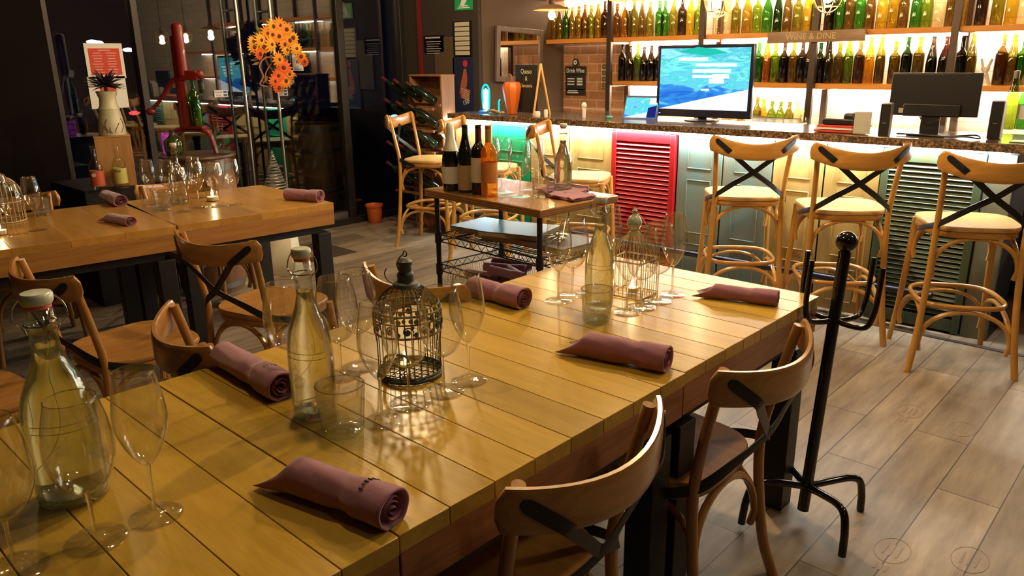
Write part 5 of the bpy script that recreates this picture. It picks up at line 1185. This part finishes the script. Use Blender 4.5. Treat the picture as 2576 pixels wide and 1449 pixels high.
# signs on the glass
def glasscard(name, lab, cat, u0, v0, u1, v1, w, h, mat, x=XW + .012):
    a = at((u0 + u1) / 2, (v0 + v1) / 2, x=x); t = thing(name, lab, cat, (x, a.y, a.z)); MB().box((0, 0, 0), (.003, w, h)).build('paper', mat, t); return t
a, c = at(207, 115, x=XW + .012), at(322, 192, x=XW + .012)
t = glasscard('window_notice', 'white notice with a large red panel stuck on the window', 'notice', 207, 115, 322, 192, .262, .245, M_WHITE)
MB().box((.002, 0, -.005), (.001, .215, .185)).build('red_panel', M_REDP, t, bev=.012)
b = MB()
for k in range(8):
    for s in (-1, 1): b.box((.003, s * .048 - .002, .055 - .019 * k), (.001, .06 + .012 * math.sin(k * 2.1 + s), .006))
b.box((.003, 0, .074), (.001, .08, .007)); b.build('small_lettering', plain('pink_lettering', (.65, .35, .28), .7), t)
t = glasscard('window_notice', 'white notice with a round red symbol, below the red panel one', 'notice', 218, 197, 328, 268, .262, .225, M_WHITE)
MB().lathe([(.0, 0), (.058, 0), (.058, .002), (.0, .002)], 30, Matrix.Rotation(PI / 2, 4, 'Y')).build('red_disc', M_REDP, t)
t = glasscard('door_notice', 'small white paper with a blue crest on the glass door', 'notice', 729, 130, 768, 183, .105, .145, M_WHITE)
b = MB().box((.002, 0, .01), (.001, .035, .04)); b.box((.002, 0, -.058), (.001, .08, .006)); b.build('blue_crest', M_BLUEP, t); MB().box((.003, 0, .005), (.001, .018, .02)).build('red_crest_centre', M_REDP, t)
for k, (u0, v0, u1, v1, lab) in enumerate(((533, 225, 579, 246, 'push and pull sticker on the left glass door leaf'), (694, 226, 724, 240, 'push and pull sticker on the right glass door leaf'))):
    t = glasscard('door_sticker', lab, 'sticker', u0, v0, u1, v1, .115, .055, M_WHITE); text('Empuje', .022, M_BLUEP, t, (.002, -.022, .013), (PI / 2, 0, PI / 2)); text('Push', .022, M_BLUEP, t, (.002, -.022, -.013), (PI / 2, 0, PI / 2))
    b = MB().box((.002, .035, .013), (.001, .03, .016)); b.box((.002, .035, -.013), (.001, .03, .016)); b.build('blue_icons', M_BLUEP, t)
# barrel table with the red corkscrew press
M_STAVE = wood('barrel_staves', (.26, .13, .06), (.16, .075, .035), (8, 8, 1.2), 3, .5, .15); M_HOOP = plain('barrel_hoop', (.22, .23, .22), .4, .8)
def barrel(label, x, y, H_, R, dark=False):
    t = thing('wine_barrel', label, 'barrel', (x, y, 0))
    n = 40; vs = []; fs = []; pz = [0, .12, .3, .5, .7, .88, 1]
    for i in range(n):
        a = 2 * PI * i / n; k = 1 - (.012 if i % 2 else 0)
        for q in pz: vs.append((R * k * (1 - .14 * (2 * q - 1) ** 2) * math.cos(a), R * k * (1 - .14 * (2 * q - 1) ** 2) * math.sin(a), q * H_))
    m = len(pz)
    for i in range(n):
        for j in range(m - 1): fs.append((i * m + j, ((i + 1) % n) * m + j, ((i + 1) % n) * m + j + 1, i * m + j + 1))
    MB().add(vs, fs).build('staves', M_STAVE, t)
    MB().lathe([(.0001, H_ - .012), (R * .845, H_ - .012)], 36).build('barrel_head', M_STAVE, t)
    for q in (.06, .28, .72, .94):
        rr = R * (1 - .14 * (2 * q - 1) ** 2) + .003; MB().lathe([(rr, q * H_ - .018), (rr + .002, q * H_ - .018), (rr + .002, q * H_ + .018), (rr, q * H_ + .018)], 36, closed=True).build('hoop', M_HOOP, t)
    return t
barrel('wooden barrel carrying the red corkscrew press', -4.98, 2.31, .90, .235)
barrel('wine barrel outside behind the glass door', -6.85, 4.42, .90, .30)
o = MB().lathe([(.0001, .0), (.235, 0), (.24, .01), (.235, .022), (.0001, .022)], 40, Matrix.Translation((-4.98, 2.31, .9005))).build('round_tray', plain('dark_wood_tray', (.06, .03, .016), .4)); tag(o, 'round dark wooden tray top on the barrel under the press', 'tray')
px, py, ZB = -5.02, 2.30, .9225
t = thing('corkscrew_press', 'tall red lever corkscrew press on the barrel', 'corkscrew', (px, py, ZB), math.radians(38)); t.scale = (.82, .85, 1.0)
for s in (-1, 1):
    MB().sweep(cr([(0, 0, .16), (s * .10, 0, .155), (s * .16, 0, .13), (s * .185, 0, .06), (s * .20, 0, 0)], 6), .017, .028, n=10, up=(0, 1, 0)).build('foot', M_RED, t)
MB().sweep([(-.03, 0, .15), (-.03, 0, .74)], [.046, .038], [.022, .020], n=10, up=(0, 1, 0)).build('column', M_RED, t)
MB().sweep([(.0, 0, .50), (.0, 0, .80)], .042, n=16).build('barrel_housing', M_RED, t); MB().sphere((0, 0, .80), .042, 14, 8, (1, 1, .5)).build('housing_cap', M_RED, t)
MB().sweep([(.0, 0, .36), (.0, 0, .52)], .016, n=10).build('spindle', M_RED, t)
b = MB().box((.05, 0, .50), (.15, .06, .06)); b.sphere((.13, 0, .505), .04, 12, 8, (1, .8, .7)); b.build('clamp_head', M_RED, t, bev=.006)
MB().sweep(cr([(.0, 0, .50), (-.10, 0, .46), (-.20, 0, .36), (-.30, 0, .28)], 6), [.016] * 12 + [.013] * 7, n=8).build('lever', M_RED, t); MB().sphere((-.31, 0, .275), .025, 12, 8, (1.4, 1, 1)).build('lever_grip', M_RED, t)
MB().box((.05, 0, .172), (.15, .09, .016)).build('bottle_platform', M_RED, t, bev=.004)
q = Matrix.Translation((px, py, 0)) @ Matrix.Rotation(math.radians(38), 4, 'Z') @ Vector((.055, 0, ZB + .181))
t = thing('wine_bottle', 'green wine bottle clamped in the red corkscrew press', 'bottle', q)
MB().lathe(BORD, 24).build('bottle_glass', tint('press_bottle_glass', (.25, .55, .05)), t); MB().lathe([(.001, .003), (.034, .003), (.034, .16), (.001, .16)], 18).build('wine', plain('dark_green_wine', (.03, .08, .005), .2), t)  # wine is one even dark green
t = thing('candle_holder', 'purple glitter mosaic candle holder on the barrel', 'candle holder', (-5.16, 2.215, .9225))
def glit():
    m, nt, out = newmat('glowing_purple_mosaic'); N = nt.nodes.new; L = nt.links.new; b = P(nt, out, Roughness=.15, Metallic=.3)
    tc = N('ShaderNodeTexCoord'); v = N('ShaderNodeTexVoronoi'); v.inputs['Scale'].default_value = 75; L(tc.outputs['Object'], v.inputs['Vector'])
    ra = N('ShaderNodeValToRGB'); e = ra.color_ramp.elements; e[0].position = .2; e[0].color = (.22, .02, .40, 1); e[1].position = .8; e[1].color = (.75, .12, .55, 1); L(v.outputs['Color'], ra.inputs[0]); L(ra.outputs[0], b.inputs['Base Color'])
    L(ra.outputs[0], b.inputs['Emission Color']); b.inputs['Emission Strength'].default_value = .35; return m  # glow painted into the mosaic colour, no flame inside
MB().lathe([(.0001, 0), (.045, 0), (.048, .01), (.048, .135), (.044, .135), (.044, .01), (.0001, .008)], 30).build('mosaic_cup', glit(), t)
t = thing('green_jar', 'dark olive glass jar beside the purple candle holder', 'jar', (-5.035, 2.185, .9225))
MB().lathe(smoothp([(.001, 0), (.045, .002), (.058, .05), (.052, .10), (.02, .13), (.018, .16)], 3), 24).build('jar_body', plain('olive_black_glass', (.03, .04, .006), .08, spec=.9), t)
t = thing('clear_decanter', 'square clear glass decanter right of the corkscrew press', 'decanter', (-4.84, 2.42, .9225), .4)
MB().box((0, 0, .07), (.075, .075, .14)).build('glass_body', M_BOT, t, bev=.01); MB().lathe([(.015, .14), (.015, .17), (.02, .175), (.02, .2), (.0001, .205)], 14).build('stopper', M_BOT, t)
# wreath on the right door handle
t = thing('flower_wreath', 'orange artificial flower wreath hung on the glass door handle', 'wreath', (XW + .155, 3.50, 1.56)); t.scale = (1, 1.12, 1.08)
M_FLO = [plain('orange_petal', (.78, .26, .02), .7), plain('golden_petal', (.80, .38, .03), .7), plain('red_orange_petal', (.72, .12, .015), .7)]; M_FC = plain('dark_flower_eye', (.10, .02, .008), .8)
def flower(y, z, r, mat, tilt, k):
    b = MB(); M = Matrix.Translation((0.02 + random.uniform(0, .02), y, z)) @ Matrix.Rotation(tilt, 4, 'Z')
    for ring, (rr, nn, lift) in enumerate(((r, 13, .004), (r * .72, 11, .012))):
        for i in range(nn):
            a = 2 * PI * i / nn + ring * .2 + k; d = Vector((0, math.cos(a), math.sin(a)))
            b.sweep([d * .012 + Vector((.004 + lift, 0, 0)), d * rr * .55 + Vector((.008 + lift, 0, 0)), d * rr + Vector((-.004 + lift, 0, 0))], [.005, .012, .002], [.0012, .0012, .0008], n=5, up=(1, 0, 0), M=M)
    f = b.build('flower', mat, t, ang=60); MB().sphere((.02, 0, 0), .012 if k % 2 else .016, 8, 6, (.5, 1, 1)).add([], []).build('flower_eye', M_FC, f).matrix_local = M
fl = [(.0, .20, .06, 1), (.06, .21, .065, 0), (.11, .18, .06, 0), (-.05, .15, .065, 0), (.04, .13, .06, 0), (-.11, .10, .06, 1), (-.16, .05, .05, 1), (-.03, .07, .07, 1), (.13, .10, .065, 0), (.18, .04, .055, 1), (.22, -.02, .05, 0), (.10, .03, .05, 1), (-.13, -.0, .045, 2),
      (.02, -.04, .065, 0), (.06, -.10, .07, 2), (.02, -.16, .06, 2), (.07, -.20, .065, 0), (-.03, -.20, .055, 2), (.0, -.25, .045, 2), (.10, -.15, .05, 0), (-.08, .05, .05, 0), (-.17, .09, .045, 1), (.16, .12, .05, 1), (.0, .14, .06, 0), (.08, .07, .055, 0), (.24, -.06, .04, 2)]
for k, (y, z, r, c) in enumerate(fl): flower(y, z, r, M_FLO[c], random.uniform(-.4, .4), k)
b = MB()
for k in range(26):
    a = random.uniform(0, 6.28); y, z = .03 + .15 * math.cos(a), .0 + .20 * math.sin(a); d = Vector((0, math.cos(a), math.sin(a)))
    b.sweep([Vector((0, y, z)), Vector((.01, y, z)) + d * .03, Vector((.0, y, z)) + d * .065], [.004, .016, .001], [.001, .001, .0006], n=4, up=(1, 0, 0))
b.build('leaves', plain('autumn_leaf', (.22, .14, .03), .8), t)
b = MB()
for s in (-1, 1):
    b.sweep(cr([(.01, 0, -.02), (.02, s * .08, -.03), (.01, s * .12, -.09), (.015, s * .10, -.16), (.01, s * .13, -.22), (.01, s * .05, -.24)], 5), .008, .001, n=4, up=(1, 0, 0)); b.sweep(cr([(.01, 0, -.05), (.0, s * .06, -.12), (.01, s * .085, -.2), (.0, s * .02, -.22)], 5), .006, .001, n=4, up=(1, 0, 0))
b.build('mesh_ribbon', plain('bronze_mesh_ribbon', (.28, .10, .04), .6), t)
MB().sweep([(-.01, .09 * math.cos(i * PI / 12) + .03, .13 * math.sin(i * PI / 12)) for i in range(24)], .010, n=6, closed=True).build('twig_ring', plain('twig_brown', (.10, .05, .02), .9), t)
# floor things
t = thing('bucket', 'small orange plastic bucket on the floor by the window wall', 'bucket', (-5.93, 4.42, 0))
MB().lathe([(.0001, .002), (.060, .002), (.066, .01), (.078, .155), (.086, .157), (.086, .175), (.080, .176), (.076, .165), (.060, .012), (.0001, .01)], 32).build('bucket_body', plain('orange_plastic', (.66, .13, .02), .4), t)
t = thing('door_mat', 'dark doormat with an orange centre under the left-hand table end', 'mat', (-5.33, 3.12, 0), math.radians(0))
MB().box((0, 0, .004), (.52, .90, .008)).build('mat_base', plain('brown_mat', (.06, .045, .03), .95), t); MB().box((0, -.05, .0085), (.30, .55, .002)).build('orange_centre', plain('orange_mat', (.42, .13, .03), .95), t)
b = MB()
for k in range(4): b.box((0, -.22 + .11 * k, .010), (.05, .012, .001), rz=.3 * (-1) ** k)
b.build('mat_lettering', plain('mat_dark_print', (.05, .02, .01), .95), t)
t = thing('paper_bag', 'white paper bag standing on the floor behind the left-hand table', 'bag', (-4.95, 2.83, 0), .5)
MB().add([(-.13, -.07, 0), (.13, -.07, 0), (.13, .07, 0), (-.13, .07, 0), (-.11, -.04, .30), (.11, -.05, .32), (.11, .05, .31), (-.11, .04, .29)], [(0, 3, 2, 1), (0, 1, 5, 4), (1, 2, 6, 5), (2, 3, 7, 6), (3, 0, 4, 7)]).build('bag_body', plain('bag_paper', (.55, .50, .38), .8), t, solid=.002)
t = thing('wire_tree', 'silver wire cone tree by the right glass door', 'ornament', (-5.80, 3.32, .0))
b = MB(); b.sweep([((.12 * (1 - i / 220)) * math.cos(i * .42), (.12 * (1 - i / 220)) * math.sin(i * .42), .42 + .38 * i / 220) for i in range(220)], .004, n=5); b.sweep([((.12 * (1 - i / 130)) * math.cos(-i * .9), (.12 * (1 - i / 130)) * math.sin(-i * .9), .42 + .38 * i / 130) for i in range(130)], .004, n=5)
b.build('silver_wire', plain('tarnished_silver', (.45, .43, .38), .4, .6), t); MB().lathe([(.0001, 0), (.14, 0), (.14, .02), (.03, .03), (.03, .42), (.0001, .42)], 20).build('stand', M_BLACKM, t)
t = thing('post_stand', 'black barrier post beside the wire cone tree', 'post', (-5.70, 3.02, 0))
MB().lathe([(.0001, 0), (.13, 0), (.13, .02), (.028, .035), (.028, .86), (.034, .865), (.034, .90), (.0001, .905)], 20).build('post_body', M_GLOSSB, t)
# far light dots in the dark outside, poles invented to hold them up
for k, (u, v, c, s, lab) in enumerate(((232, 104, (.5, .6, 1), 14, 'distant cold white light, left one above the red notice'), (245, 106, (.5, .6, 1), 14, 'distant cold white light, right one above the red notice'), (323, 124, (.8, .8, 1), 14, 'distant white light beside the first mullion'), (338, 283, (1, .02, .02), 8, 'distant red car light low beside the first mullion'), (992, 291, (.2, .8, 1), 8, 'distant cyan light behind the right window'))):
    p = at(u, v, x=-16); o = thing('distant_light' if k != 3 else 'distant_car_light', lab, 'distant light', (p.x, p.y, -.01))
    MB().sphere((0, 0, p.z), .05, 10, 6, (1, 2.2, .8)).build('light_head', emit('far_light_%d' % k, c, s), o); MB().sweep([(0, 0, 0), (0, 0, p.z - .03)], .03, n=6).build('light_pole', M_BLACK, o)
M_ST = plain('faded_stamp_ink', (.25, .185, .135), .6)
for k, (u, v) in enumerate(((2245, 1385), (2440, 1408), (2420, 1080), (2290, 1035))):
    p = at(u, v, z=.0); b = MB()
    b.sweep([(.05 * math.cos(a * PI / 12), .075 * math.sin(a * PI / 12), 0) for a in range(24)], .0016, .0004, n=4, up=(0, 0, 1), closed=True)
    for i in range(3): b.box((-.02 + .02 * i, .0, 0), (.006, .07, .0008)); b.box((.015 * (i - 1), -.11, 0), (.009, .035, .0008))
    o = b.build('stamp_print', M_ST, bpy.data.objects['floor']); o.location = (p.x, p.y, .0006)
